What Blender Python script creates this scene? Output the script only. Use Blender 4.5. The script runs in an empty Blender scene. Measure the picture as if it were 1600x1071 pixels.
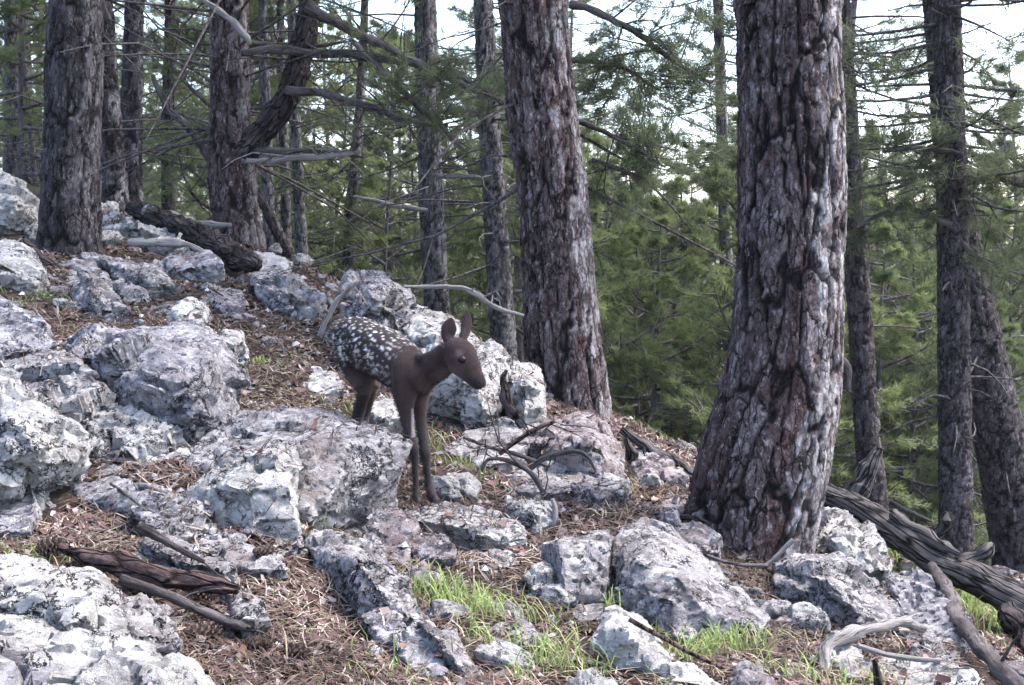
import bpy, bmesh, math, random, time
import numpy as np
from mathutils import Vector, Matrix

random.seed(7)
rng = np.random.default_rng(7)
T0 = time.time()
scene = bpy.context.scene
C = scene.collection

# ------------------------------------------------------------------ camera, sky, sun, exposure
FPX = 1931.0                       # focal length in pixels of the 1600 px wide photograph
PITCH = math.radians(4.0)
CAM = np.array([0.0, 0.0, 1.0])
cam_data = bpy.data.cameras.new("camera")
cam = bpy.data.objects.new("camera", cam_data)
C.objects.link(cam)
cam.location = CAM
cam.rotation_euler = (math.radians(90) - PITCH, 0, 0)
cam_data.sensor_width = 36.0
cam_data.lens = 36.0 * FPX / 1600.0
cam_data.clip_start = 0.05
cam_data.clip_end = 600.0
scene.camera = cam

SUN_AZ = math.radians(72)          # clockwise from +Y (the view direction) towards +X
SUN_EL = math.radians(58)
world = bpy.data.worlds.new("World")
scene.world = world
world.use_nodes = True
wn = world.node_tree.nodes
wl = world.node_tree.links
bg = wn["Background"]
sky = wn.new("ShaderNodeTexSky")
sky.sky_type = 'NISHITA'
sky.sun_disc = False
sky.sun_elevation = SUN_EL
sky.sun_rotation = SUN_AZ
sky.air_density = 1.0
sky.dust_density = 3.0
sky.ozone_density = 1.0
wl.new(sky.outputs[0], bg.inputs[0])
bg.inputs[1].default_value = 0.15

sun_data = bpy.data.lights.new("sun", 'SUN')
sun_data.energy = 1.5
sun_data.angle = math.radians(18)
sun_data.color = (1.0, 0.95, 0.9)
sun = bpy.data.objects.new("sun", sun_data)
C.objects.link(sun)
sd = Vector((math.sin(SUN_AZ) * math.cos(SUN_EL), math.cos(SUN_AZ) * math.cos(SUN_EL), math.sin(SUN_EL)))
sun.rotation_euler = sd.to_track_quat('Z', 'Y').to_euler()
sun.location = (0, 0, 30)

scene.view_settings.view_transform = 'Standard'
scene.view_settings.look = 'None'
scene.view_settings.gamma = 1.0
scene.view_settings.exposure = 2.4
scene.view_settings.use_curve_mapping = False
scene.render.engine = 'CYCLES'
scene.cycles.use_denoising = True
scene.cycles.denoising_prefilter = 'ACCURATE'
scene.cycles.max_bounces = 6
scene.cycles.diffuse_bounces = 4
scene.cycles.transparent_max_bounces = 8

# ------------------------------------------------------------------ helpers
FW = np.array([0, math.cos(PITCH), -math.sin(PITCH)])
UP = np.array([0, math.sin(PITCH), math.cos(PITCH)])
RT = np.array([1.0, 0, 0])


def at(px, py, d):
    """World point seen at photo pixel (px, py) at depth d metres."""
    return CAM + d * (FW + RT * (px - 800.0) / FPX + UP * (535.5 - py) / FPX)


def hash_u(ix, iy, iz, seed):
    with np.errstate(over='ignore'):
        h = (ix.astype(np.uint32) * np.uint32(374761393) + iy.astype(np.uint32) * np.uint32(668265263)
             + iz.astype(np.uint32) * np.uint32(2147483647 - 3266489) + np.uint32((seed * 974711 + 12345) & 0xffffffff))
        h = (h ^ (h >> np.uint32(13))) * np.uint32(1274126177)
        h = (h ^ (h >> np.uint32(16))) * np.uint32(2246822519)
        h = h ^ (h >> np.uint32(15))
    return h.astype(np.float64) / 4294967296.0


def vnoise(p, seed=0):
    i = np.floor(p).astype(np.int64)
    f = p - i
    u = f * f * f * (f * (f * 6 - 15) + 10)
    r = 0
    for dx in (0, 1):
        wx = u[:, 0] if dx else 1 - u[:, 0]
        for dy in (0, 1):
            wy = u[:, 1] if dy else 1 - u[:, 1]
            for dz in (0, 1):
                wz = u[:, 2] if dz else 1 - u[:, 2]
                r = r + wx * wy * wz * hash_u(i[:, 0] + dx, i[:, 1] + dy, i[:, 2] + dz, seed)
    return r * 2 - 1


def fbm(p, octv=4, seed=0, gain=0.5):
    a, r, s = 1.0, 0, 1.0
    for k in range(octv):
        r = r + a * vnoise(p * s + 17.3 * k, seed + k)
        a *= gain
        s *= 2.03
    return r


def voronoi(p, seed=0, vec=False):
    """F1, F2 and a random number of the nearest cell (and the offset from its centre)."""
    i = np.floor(p).astype(np.int64)
    n = len(p)
    f1 = np.full(n, 9.0)
    f2 = np.full(n, 9.0)
    cid = np.zeros(n)
    off = np.zeros((n, 3))
    for dx in (-1, 0, 1):
        for dy in (-1, 0, 1):
            for dz in (-1, 0, 1):
                a, b, c = i[:, 0] + dx, i[:, 1] + dy, i[:, 2] + dz
                h = hash_u(a, b, c, seed)
                q = np.stack([a + 0.1 + 0.8 * h, b + 0.1 + 0.8 * hash_u(a, b, c, seed + 51), c + 0.1 + 0.8 * hash_u(a, b, c, seed + 97)], 1)
                r = p - q
                d = np.sqrt((r ** 2).sum(1))
                m = d < f1
                f2 = np.where(m, f1, np.minimum(f2, d))
                cid = np.where(m, h, cid)
                if vec:
                    off[m] = r[m]
                f1 = np.where(m, d, f1)
    return (f1, f2, cid, off) if vec else (f1, f2, cid)


def facets(p, scale, seed):
    """Planar chips: a random tilted plane per cell. Returns height (in cell units), cell number, edge distance."""
    f1, f2, cid, off = voronoi(p * scale, seed, True)
    k = np.floor(cid * 99991).astype(np.int64)
    n = np.stack([hash_u(k, k * 0 + j, k * 0, seed + 5) - 0.5 for j in range(3)], 1) * 2
    return (off * n).sum(1), cid, f2 - f1


def sstep(x, a, b):
    t = np.clip((x - a) / (b - a), 0, 1)
    return t * t * (3 - 2 * t)


def make_mesh(name, V, faces, mat=None, smooth=True, attrs=None):
    """Mesh from numpy arrays; faces is a list of (n, k) index arrays."""
    V = np.asarray(V, dtype=np.float32)
    if mat is not None and mat.get("bco") and not (attrs and "bco" in attrs):
        attrs = dict(attrs or {}, bco=V)
    me = bpy.data.meshes.new(name)
    faces = [np.asarray(f, dtype=np.int32) for f in faces if len(f)]
    nl = sum(f.size for f in faces)
    nf = sum(len(f) for f in faces)
    me.vertices.add(len(V))
    me.vertices.foreach_set("co", V.ravel())
    me.loops.add(nl)
    me.polygons.add(nf)
    me.loops.foreach_set("vertex_index", np.concatenate([f.ravel() for f in faces]))
    tot = np.concatenate([np.full(len(f), f.shape[1], dtype=np.int32) for f in faces])
    start = np.concatenate([[0], np.cumsum(tot)[:-1]]).astype(np.int32)
    me.polygons.foreach_set("loop_start", start)
    try:
        me.polygons.foreach_set("loop_total", tot)
    except Exception:
        pass
    me.polygons.foreach_set("use_smooth", np.full(nf, smooth, dtype=bool))
    if attrs:
        for k, a in attrs.items():
            a = np.asarray(a, dtype=np.float32)
            if a.ndim == 1:
                at_ = me.attributes.new(k, 'FLOAT', 'POINT')
                at_.data.foreach_set("value", a)
            else:
                at_ = me.attributes.new(k, 'FLOAT_COLOR', 'POINT')
                if a.shape[1] == 3:
                    a = np.concatenate([a, np.ones((len(a), 1), np.float32)], 1)
                at_.data.foreach_set("color", a.ravel())
    me.update(calc_edges=True)
    if mat:
        me.materials.append(mat)
    return me


def obj(name, me, parent=None, loc=None):
    o = bpy.data.objects.new(name, me)
    C.objects.link(o)
    if parent is not None:
        o.parent = parent
    if loc is not None:
        o.location = loc
    return o


def tag(o, label=None, cat=None, group=None, kind=None):
    if label:
        o["label"] = label
    if cat:
        o["category"] = cat
    if group:
        o["group"] = group
    if kind:
        o["kind"] = kind
    return o


def empty(name, loc):
    o = bpy.data.objects.new(name, None)
    o.empty_display_size = 0.1
    C.objects.link(o)
    o.location = loc
    return o


class Bag:
    """Collects vertices and faces of one mesh."""
    def __init__(self):
        self.V, self.F, self.n, self.A = [], {}, 0, {}

    def add(self, V, faces, **attrs):
        V = np.asarray(V, float)
        self.V.append(V)
        for f in faces:
            f = np.asarray(f, int)
            if len(f):
                self.F.setdefault(f.shape[1], []).append(f + self.n)
        for k, a in attrs.items():
            self.A.setdefault(k, []).append(np.asarray(a, float))
        self.n += len(V)

    def mesh(self, name, mat, smooth=True, origin=None):
        V = np.concatenate(self.V)
        if origin is not None:
            V = V - np.asarray(origin)
        return make_mesh(name, V, [np.concatenate(f) for f in self.F.values()], mat, smooth, {k: np.concatenate(a) for k, a in self.A.items()})


def catmull(P, n):
    """Resample a polyline (k, m) to n points, smoothly."""
    P = np.asarray(P, float)
    k = len(P)
    if k == 2:
        t = np.linspace(0, 1, n)[:, None]
        return P[0] * (1 - t) + P[1] * t
    L = np.concatenate([[0], np.cumsum(np.linalg.norm(np.diff(P[:, :3], axis=0), axis=1))])
    s = np.linspace(0, L[-1], n)
    i = np.clip(np.searchsorted(L, s, side='right') - 1, 0, k - 2)
    t = ((s - L[i]) / np.maximum(L[i + 1] - L[i], 1e-9))[:, None]
    p0, p1, p2, p3 = P[np.maximum(i - 1, 0)], P[i], P[i + 1], P[np.minimum(i + 2, k - 1)]
    return 0.5 * (2 * p1 + (p2 - p0) * t + (2 * p0 - 5 * p1 + 4 * p2 - p3) * t * t + (3 * p1 - p0 - 3 * p2 + p3) * t ** 3)


def tube(path, rad, seg=8, cap=True, ref=None, flat=None):
    """Swept tube along path (n,3) with radii; flat = second radius. Returns V, [quads, caps]."""
    path = np.asarray(path, float)
    n = len(path)
    rad = np.broadcast_to(np.asarray(rad, float), (n,))
    r2 = rad if flat is None else np.broadcast_to(np.asarray(flat, float), (n,))
    t = np.gradient(path, axis=0)
    t /= np.maximum(np.linalg.norm(t, axis=1)[:, None], 1e-9)
    if ref is None:
        ref = np.array([1.0, 0.13, 0.07]) if abs(t[0, 0]) < 0.8 else np.array([0.1, 0.2, 1.0])
    ref = np.asarray(ref, float)
    a = ref - t * (t @ ref)[:, None]
    a /= np.maximum(np.linalg.norm(a, axis=1)[:, None], 1e-9)
    b = np.cross(t, a)
    th = np.linspace(0, 2 * math.pi, seg, endpoint=False)
    V = path[:, None, :] + a[:, None, :] * (np.cos(th)[None, :, None] * rad[:, None, None]) + b[:, None, :] * (np.sin(th)[None, :, None] * r2[:, None, None])
    V = V.reshape(-1, 3)
    i, j = np.meshgrid(np.arange(n - 1), np.arange(seg), indexing='ij')
    i, j = i.ravel(), j.ravel()
    j2 = (j + 1) % seg
    Q = np.stack([i * seg + j, i * seg + j2, (i + 1) * seg + j2, (i + 1) * seg + j], 1)
    faces = [Q]
    if cap:
        faces.append(np.array([list(range(seg))[::-1], list(range((n - 1) * seg, n * seg))]))
    return V, faces


# ------------------------------------------------------------------ materials
def new_mat(name):
    m = bpy.data.materials.new(name)
    m.use_nodes = True
    nt = m.node_tree
    b = nt.nodes["Principled BSDF"]
    b.inputs["Roughness"].default_value = 0.9
    b.inputs["Specular IOR Level"].default_value = 0.15
    return m, nt, b


def noise_node(nt, vec, scale, detail=6, rough=0.6, dist=0.0):
    n = nt.nodes.new("ShaderNodeTexNoise")
    n.inputs["Scale"].default_value = scale
    n.inputs["Detail"].default_value = detail
    n.inputs["Roughness"].default_value = rough
    n.inputs["Distortion"].default_value = dist
    nt.links.new(vec, n.inputs["Vector"])
    return n.outputs["Fac"]


def ramp(nt, fac, stops, interp='LINEAR'):
    n = nt.nodes.new("ShaderNodeValToRGB")
    n.color_ramp.interpolation = interp
    els = n.color_ramp.elements
    while len(els) < len(stops):
        els.new(0.5)
    for e, (p, c) in zip(els, stops):
        e.position = p
        e.color = (c, c, c, 1) if isinstance(c, (int, float)) else (*c, 1)
    nt.links.new(fac, n.inputs[0])
    return n.outputs[0]


def mix(nt, fac, a, b, typ='MIX'):
    n = nt.nodes.new("ShaderNodeMix")
    n.data_type = 'RGBA'
    n.blend_type = typ
    for sock, v in ((n.inputs[0], fac), (n.inputs[6], a), (n.inputs[7], b)):
        if isinstance(v, (int, float)):
            sock.default_value = v if sock.type == 'VALUE' else (v, v, v, 1)
        elif isinstance(v, tuple):
            sock.default_value = (*v, 1)
        else:
            nt.links.new(v, sock)
    return n.outputs[2]


def math_n(nt, op, a, b=None):
    n = nt.nodes.new("ShaderNodeMath")
    n.operation = op
    for s, v in zip(n.inputs, (a, b)):
        if v is None:
            continue
        if isinstance(v, (int, float)):
            s.default_value = v
        else:
            nt.links.new(v, s)
    return n.outputs[0]


def bump(nt, bsdf, height, strength=0.6, dist=0.02):
    n = nt.nodes.new("ShaderNodeBump")
    n.inputs["Strength"].default_value = strength
    n.inputs["Distance"].default_value = dist
    nt.links.new(height, n.inputs["Height"])
    nt.links.new(n.outputs[0], bsdf.inputs["Normal"])


def coords(nt, shift=True):
    tc = nt.nodes.new("ShaderNodeTexCoord")
    if not shift:
        return tc.outputs["Object"], None
    oi = nt.nodes.new("ShaderNodeObjectInfo")
    va = nt.nodes.new("ShaderNodeVectorMath")
    va.operation = 'MULTIPLY_ADD'
    cx = nt.nodes.new("ShaderNodeCombineXYZ")
    m = math_n(nt, 'MULTIPLY', oi.outputs["Random"], 37.0)
    for k in range(3):
        nt.links.new(m, cx.inputs[k])
    ad = nt.nodes.new("ShaderNodeVectorMath")
    ad.operation = 'ADD'
    nt.links.new(tc.outputs["Object"], ad.inputs[0])
    nt.links.new(cx.outputs[0], ad.inputs[1])
    return ad.outputs[0], oi.outputs["Random"]


def attr_node(nt, name, color=False):
    n = nt.nodes.new("ShaderNodeAttribute")
    n.attribute_name = name
    return n.outputs["Color"] if color else n.outputs["Fac"]


def rock_material(name, lo, hi, white=0.55, dark=0.4, warm=(0.22, 0.165, 0.14), wcol=(0.56, 0.55, 0.59)):
    m, nt, b = new_mat(name)
    v, rnd = coords(nt)
    # squashed coordinates give streaks along the bedding
    mp = nt.nodes.new("ShaderNodeMapping")
    mp.inputs["Rotation"].default_value = (0.25, 0.35, 0.2)
    mp.inputs["Scale"].default_value = (0.95, 0.95, 1.25)
    nt.links.new(v, mp.inputs[0])
    vs = mp.outputs[0]
    base = ramp(nt, noise_node(nt, v, 7.0, 9, 0.72, 0.4), [(0.34, lo), (0.58, hi)])
    w = ramp(nt, noise_node(nt, vs, 14.0, 11, 0.76, 0.4), [(white - 0.07, 0.0), (white + 0.04, 0.8)])
    col = mix(nt, w, base, wcol)
    w2 = ramp(nt, noise_node(nt, v, 30.0, 6, 0.7, 0.3), [(0.56, 0.0), (0.62, 0.75)])
    col = mix(nt, w2, col, tuple(min(0.66, c * 1.1) for c in wcol))
    br = ramp(nt, noise_node(nt, v, 3.6, 6, 0.65, 0.3), [(0.56, 0.0), (0.68, 0.6)])
    col = mix(nt, br, col, warm)
    g = ramp(nt, noise_node(nt, v, 6.5, 6, 0.65), [(0.60, 0.0), (0.70, 0.5)])
    col = mix(nt, g, col, (0.12, 0.14, 0.09))
    dk = ramp(nt, noise_node(nt, vs, 20.0, 9, 0.74, 0.5), [(dark, 0.95), (dark + 0.04, 0.0)])
    col = mix(nt, dk, col, (0.050, 0.047, 0.058))
    dk2 = ramp(nt, noise_node(nt, v, 42.0, 4, 0.6, 0.4), [(0.34, 0.85), (0.39, 0.0)])
    col = mix(nt, dk2, col, (0.045, 0.042, 0.05))
    # hairline cracks
    vo = nt.nodes.new("ShaderNodeTexVoronoi")
    vo.feature = 'DISTANCE_TO_EDGE'
    vo.inputs["Scale"].default_value = 7.5
    nz = nt.nodes.new("ShaderNodeTexNoise")
    nz.inputs["Scale"].default_value = 5.0
    nz.inputs["Detail"].default_value = 7
    nz.inputs["Roughness"].default_value = 0.7
    nt.links.new(v, nz.inputs["Vector"])
    vm = nt.nodes.new("ShaderNodeVectorMath")
    vm.operation = 'MULTIPLY_ADD'
    nt.links.new(nz.outputs["Color"], vm.inputs[0])
    vm.inputs[1].default_value = (0.4, 0.4, 0.4)
    nt.links.new(vs, vm.inputs[2])
    nt.links.new(vm.outputs[0], vo.inputs["Vector"])
    ck = ramp(nt, vo.outputs["Distance"], [(0.014, 1.0), (0.045, 0.0)])
    ckm = ramp(nt, noise_node(nt, v, 2.8, 4, 0.6), [(0.47, 0.0), (0.53, 1.0)])
    ckf = math_n(nt, 'MULTIPLY', ck, ckm)
    col = mix(nt, ckf, col, (0.03, 0.027, 0.032))
    nt.links.new(col, b.inputs["Base Color"])
    h1 = noise_node(nt, vs, 22.0, 12, 0.78, 0.3)
    h = math_n(nt, 'SUBTRACT', h1, math_n(nt, 'ADD', math_n(nt, 'MULTIPLY', ckf, 0.6), math_n(nt, 'MULTIPLY', dk2, 0.25)))
    bump(nt, b, h, 1.0, 0.05)
    return m


M = {}
M['rock'] = rock_material("limestone", (0.135, 0.124, 0.130), (0.36, 0.335, 0.348), 0.555, 0.395, wcol=(0.65, 0.62, 0.62))
M['rock_pale'] = rock_material("pale limestone", (0.22, 0.212, 0.212), (0.50, 0.482, 0.472), 0.51, 0.362, wcol=(0.72, 0.70, 0.69))
M['rock_warm'] = rock_material("brownish limestone", (0.15, 0.115, 0.12), (0.36, 0.30, 0.305), 0.57, 0.405)
M['rock_blue'] = rock_material("bluish limestone", (0.135, 0.126, 0.150), (0.35, 0.33, 0.362), 0.55, 0.39, wcol=(0.64, 0.62, 0.63))


def bark_material(name, plate, mid_c, plate2, furrow, pale, red):
    m, nt, b = new_mat(name)
    v, rnd = coords(nt)
    nz = nt.nodes.new("ShaderNodeTexNoise")
    nz.inputs["Scale"].default_value = 13.0
    nz.inputs["Detail"].default_value = 7
    nz.inputs["Roughness"].default_value = 0.7
    nt.links.new(v, nz.inputs["Vector"])
    vm = nt.nodes.new("ShaderNodeVectorMath")
    vm.operation = 'MULTIPLY_ADD'
    nt.links.new(nz.outputs["Color"], vm.inputs[0])
    vm.inputs[1].default_value = (0.045, 0.045, 0.11)
    nt.links.new(v, vm.inputs[2])

    def vor(sc, zs, feat):
        mp = nt.nodes.new("ShaderNodeMapping")
        mp.inputs["Scale"].default_value = (1, 1, zs)
        nt.links.new(vm.outputs[0], mp.inputs[0])
        n = nt.nodes.new("ShaderNodeTexVoronoi")
        n.feature = feat
        n.inputs["Scale"].default_value = sc
        nt.links.new(mp.outputs[0], n.inputs["Vector"])
        return n
    e1 = vor(26.0, 0.26, 'DISTANCE_TO_EDGE').outputs["Distance"]
    c1 = vor(26.0, 0.26, 'F1').outputs["Color"]
    e2 = vor(62.0, 0.45, 'DISTANCE_TO_EDGE').outputs["Distance"]
    sp = nt.nodes.new("ShaderNodeSeparateColor")
    nt.links.new(c1, sp.inputs[0])
    f1 = math_n(nt, 'MULTIPLY', ramp(nt, e1, [(0.015, 1.0), (0.085, 0.0)]), ramp(nt, noise_node(nt, v, 7.0, 3, 0.6), [(0.40, 0.15), (0.56, 1.0)]))
    f2 = ramp(nt, e2, [(0.01, 0.6), (0.07, 0.0)])
    cid = attr_node(nt, "plate")
    fur = attr_node(nt, "furrow")
    mp3 = nt.nodes.new("ShaderNodeMapping")
    mp3.inputs["Scale"].default_value = (1, 1, 0.4)
    nt.links.new(v, mp3.inputs[0])
    n1 = noise_node(nt, mp3.outputs[0], 8.0, 9, 0.75, 0.6)
    s = math_n(nt, 'ADD', math_n(nt, 'ADD', math_n(nt, 'MULTIPLY', cid, 0.40), math_n(nt, 'MULTIPLY', sp.outputs[0], 0.22)), math_n(nt, 'MULTIPLY', n1, 0.68))
    base = ramp(nt, s, [(0.40, plate), (0.66, mid_c), (0.96, plate2)])
    mp2 = nt.nodes.new("ShaderNodeMapping")
    mp2.inputs["Scale"].default_value = (1, 1, 0.4)
    nt.links.new(v, mp2.inputs[0])
    rd = ramp(nt, noise_node(nt, mp3.outputs[0], 6.5, 5, 0.65, 0.5), [(0.52, 0.0), (0.60, 0.8)])
    base = mix(nt, rd, base, red)
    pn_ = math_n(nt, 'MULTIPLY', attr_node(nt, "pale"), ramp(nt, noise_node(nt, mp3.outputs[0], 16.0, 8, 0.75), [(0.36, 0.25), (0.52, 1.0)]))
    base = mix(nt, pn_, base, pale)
    fl = ramp(nt, noise_node(nt, mp2.outputs[0], 40.0, 8, 0.75), [(0.54, 0.0), (0.62, 0.75)])
    base = mix(nt, fl, base, tuple(min(0.5, c * 1.3) for c in plate2))
    dk = ramp(nt, noise_node(nt, mp2.outputs[0], 24.0, 7, 0.7, 0.5), [(0.38, 0.85), (0.44, 0.0)])
    base = mix(nt, dk, base, furrow)
    fr = math_n(nt, 'MAXIMUM', math_n(nt, 'MULTIPLY', math_n(nt, 'MAXIMUM', f1, f2), math_n(nt, 'SUBTRACT', 1.0, math_n(nt, 'MULTIPLY', attr_node(nt, "pale"), 0.25))), fur)
    col = mix(nt, fr, base, furrow)
    nt.links.new(col, b.inputs["Base Color"])
    h = math_n(nt, 'SUBTRACT', noise_node(nt, mp2.outputs[0], 50.0, 10, 0.75), math_n(nt, 'MULTIPLY', math_n(nt, 'MAXIMUM', f1, f2), 0.8))
    bump(nt, b, h, 1.0, 0.03)
    return m


M['bark'] = bark_material("red pine bark", (0.052, 0.038, 0.040), (0.165, 0.120, 0.122), (0.38, 0.33, 0.34), (0.009, 0.007, 0.008), (0.56, 0.54, 0.56), (0.120, 0.064, 0.060))
M['bark_grey'] = bark_material("grey pine bark", (0.034, 0.030, 0.033), (0.092, 0.080, 0.086), (0.21, 0.19, 0.20), (0.010, 0.009, 0.010), (0.52, 0.50, 0.52), (0.070, 0.048, 0.050))

M['bark_mid'] = bark_material("purplish grey pine bark", (0.060, 0.052, 0.058), (0.130, 0.112, 0.122), (0.26, 0.235, 0.25), (0.018, 0.016, 0.018), (0.46, 0.44, 0.46), (0.09, 0.066, 0.07))
M['bark_light'] = bark_material("pale pine bark", (0.10, 0.092, 0.098), (0.20, 0.185, 0.192), (0.36, 0.34, 0.35), (0.03, 0.027, 0.029), (0.52, 0.50, 0.52), (0.13, 0.105, 0.108))


def simple_bark(name, lo, hi, scale=14.0, along=None, crack=0.0):
    """Plain bark or bare wood; along: grain stretched along the limb (needs the bco attribute)."""
    m, nt, b = new_mat(name)
    mp = nt.nodes.new("ShaderNodeMapping")
    if along is None:
        tc = nt.nodes.new("ShaderNodeTexCoord")
        mp.inputs["Scale"].default_value = (1, 1, 0.3)
        nt.links.new(tc.outputs["Object"], mp.inputs[0])
    else:
        m["bco"] = 1
        n = nt.nodes.new("ShaderNodeAttribute")
        n.attribute_name = "bco"
        mp.inputs["Scale"].default_value = (1, 1, along)
        nt.links.new(n.outputs["Vector"], mp.inputs[0])
    n1 = noise_node(nt, mp.outputs[0], scale, 9, 0.72, 0.5)
    col = ramp(nt, n1, [(0.36, lo), (0.66, hi)])
    dk = ramp(nt, noise_node(nt, mp.outputs[0], scale * 2.2, 6, 0.7, 0.6), [(0.38, 0.85), (0.45, 0.0)])
    col = mix(nt, dk, col, tuple(c * 0.35 for c in lo))
    h = noise_node(nt, mp.outputs[0], scale * 2.0, 9, 0.75)
    if crack:
        vo = nt.nodes.new("ShaderNodeTexVoronoi")
        vo.feature = 'DISTANCE_TO_EDGE'
        vo.inputs["Scale"].default_value = crack
        vm = nt.nodes.new("ShaderNodeVectorMath")
        vm.operation = 'MULTIPLY_ADD'
        nz = nt.nodes.new("ShaderNodeTexNoise")
        nz.inputs["Scale"].default_value = 12.0
        nz.inputs["Detail"].default_value = 6
        nt.links.new(mp.outputs[0], nz.inputs["Vector"])
        nt.links.new(nz.outputs["Color"], vm.inputs[0])
        vm.inputs[1].default_value = (0.05, 0.05, 0.05)
        nt.links.new(mp.outputs[0], vm.inputs[2])
        nt.links.new(vm.outputs[0], vo.inputs["Vector"])
        ck = ramp(nt, vo.outputs["Distance"], [(0.02, 1.0), (0.10, 0.0)])
        col = mix(nt, ck, col, tuple(c * 0.3 for c in lo))
        h = math_n(nt, 'SUBTRACT', h, math_n(nt, 'MULTIPLY', ck, 0.7))
    nt.links.new(col, b.inputs["Base Color"])
    bump(nt, b, h, 1.0, 0.03)
    return m


M['far_bark'] = simple_bark("far pine bark", (0.05, 0.042, 0.046), (0.22, 0.195, 0.205))
M['limb_bark'] = simple_bark("dead limb bark", (0.034, 0.030, 0.031), (0.20, 0.175, 0.175), 24, 0.22)
M['grey_wood'] = simple_bark("bleached dead wood", (0.15, 0.135, 0.135), (0.48, 0.45, 0.44), 42, 0.07)
M['log_bark'] = simple_bark("rotting log bark", (0.020, 0.016, 0.017), (0.11, 0.09, 0.092), 20, 0.25, 26)
M['log_grey'] = simple_bark("weathered log", (0.030, 0.026, 0.027), (0.22, 0.20, 0.20), 26, 0.12, 30)
M['log_brown'] = simple_bark("reddish brown bark", (0.050, 0.033, 0.031), (0.20, 0.135, 0.125), 28, 0.2, 44)


def leaf_material(name, c1, c2, trans=0.35, dry=None):
    m, nt, b = new_mat(name)
    oi = nt.nodes.new("ShaderNodeObjectInfo")
    a = attr_node(nt, "tone")
    s = math_n(nt, 'ADD', math_n(nt, 'MULTIPLY', a, 0.7), math_n(nt, 'MULTIPLY', oi.outputs["Random"], 0.3))
    col = ramp(nt, s, [(0.1, c1), (0.9, c2)] if dry is None else [(0.10, dry), (0.26, dry), (0.36, c1), (0.9, c2)])
    nt.links.new(col, b.inputs["Base Color"])
    b.inputs["Roughness"].default_value = 0.6
    tr = nt.nodes.new("ShaderNodeBsdfTranslucent")
    nt.links.new(col, tr.inputs["Color"])
    ms = nt.nodes.new("ShaderNodeMixShader")
    ms.inputs[0].default_value = trans
    out = nt.nodes["Material Output"]
    nt.links.new(b.outputs[0], ms.inputs[1])
    nt.links.new(tr.outputs[0], ms.inputs[2])
    nt.links.new(ms.outputs[0], out.inputs[0])
    return m


M['needles'] = leaf_material("pine needles", (0.058, 0.074, 0.048), (0.19, 0.215, 0.115), 0.5)
M['needles_young'] = leaf_material("young pine needles", (0.080, 0.105, 0.055), (0.225, 0.27, 0.12), 0.5)
M['grass'] = leaf_material("grass blades", (0.12, 0.17, 0.055), (0.33, 0.42, 0.15), 0.38, (0.36, 0.29, 0.18))


def attr_material(name, attr="col", rough=0.9):
    m, nt, b = new_mat(name)
    nt.links.new(attr_node(nt, attr, True), b.inputs["Base Color"])
    b.inputs["Roughness"].default_value = rough
    return m


M['litter'] = attr_material("dry needle litter")

# ------------------------------------------------------------------ ground
# (photo px, photo py, depth): points where the ground surface is seen or implied
GP = [(100, 1090, 2.2), (-200, 1000, 2.4), (450, 1020, 2.8), (650, 1060, 2.8), (300, 850, 3.4), (140, 800, 3.6), (-100, 800, 3.6), (300, 725, 4.05), (520, 850, 3.7),
      (850, 1071, 2.8), (850, 990, 3.3), (640, 800, 4.4), (780, 845, 4.25), (690, 870, 4.2), (920, 960, 3.5), (900, 800, 4.4), (700, 765, 4.75), (700, 690, 5.3), (620, 655, 5.4), (558, 715, 4.8), (450, 590, 5.8),
      (420, 500, 6.9), (320, 445, 7.6), (60, 480, 6.2), (-100, 560, 5.4), (120, 405, 8.0), (250, 362, 9.0), (370, 368, 9.3), (470, 445, 8.0), (540, 490, 7.0), (20, 350, 9.0), (160, 332, 10.4), (210, 318, 12.0), (-250, 250, 11.0),
      (880, 630, 7.0), (1000, 765, 5.6), (1060, 730, 6.2), (950, 665, 6.6), (780, 590, 6.8), (690, 560, 7.2), (1190, 850, 4.75), (1310, 850, 5.1), (1250, 1000, 3.6), (1200, 1071, 3.0), (1450, 1080, 3.2),
      (1500, 990, 4.5), (1400, 885, 5.3), (1560, 960, 5.2), (1640, 1010, 4.8), (1750, 1100, 4.2), (1060, 695, 8.0)]
ctrl = [at(*g) for g in GP]
ctrl += [np.array(w) for w in [
    (-1.2, 8.6, 0.75), (0.2, 9.0, 0.05), (2.4, 8.0, -0.95), (4.0, 8.0, -1.25), (3.0, 11, -1.5), (1.2, 11, -0.9), (-0.8, 13, -0.1), (-1.0, 15, -0.4), (-3, 12, 1.3), (-6, 13, 1.9), (-4, 16, 1.1),
    (0, 18, -1.8), (4, 18, -2.7), (8, 14, -3.2), (-8, 22, 1.3), (0, 28, -3.9), (10, 28, -5.2), (-12, 32, 0.5), (0, 45, -6.5), (20, 45, -8), (-25, 45, 1), (0, 80, -8), (40, 80, -9), (-45, 80, 2), (0, 160, 3), (80, 160, 2), (-80, 160, 8),
    (12, 4, -3.0), (30, 10, -6), (-8, 5, 2.0), (-25, 10, 6), (0, -3, -0.2), (8, -8, -1.5), (-8, -8, 1.8), (-60, -8, 10), (60, -8, -9), (1.5, 0.5, -0.05), (-1.5, 0.5, 0.28), (-80, 60, 9), (80, 60, -9)]]
ctrl = np.array(ctrl)
_d = np.linalg.norm(ctrl[:, None, :2] - ctrl[None, :, :2], axis=2)
nC = len(ctrl)
A = np.zeros((nC + 3, nC + 3))
A[:nC, :nC] = -_d - 0.0 * np.eye(nC)
A[:nC, :nC] += np.eye(nC) * 0.06
A[:nC, nC] = 1
A[:nC, nC + 1:] = ctrl[:, :2]
A[nC, :nC] = 1
A[nC + 1:, :nC] = ctrl[:, :2].T
sol = np.linalg.solve(A, np.concatenate([ctrl[:, 2], np.zeros(3)]))


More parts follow.
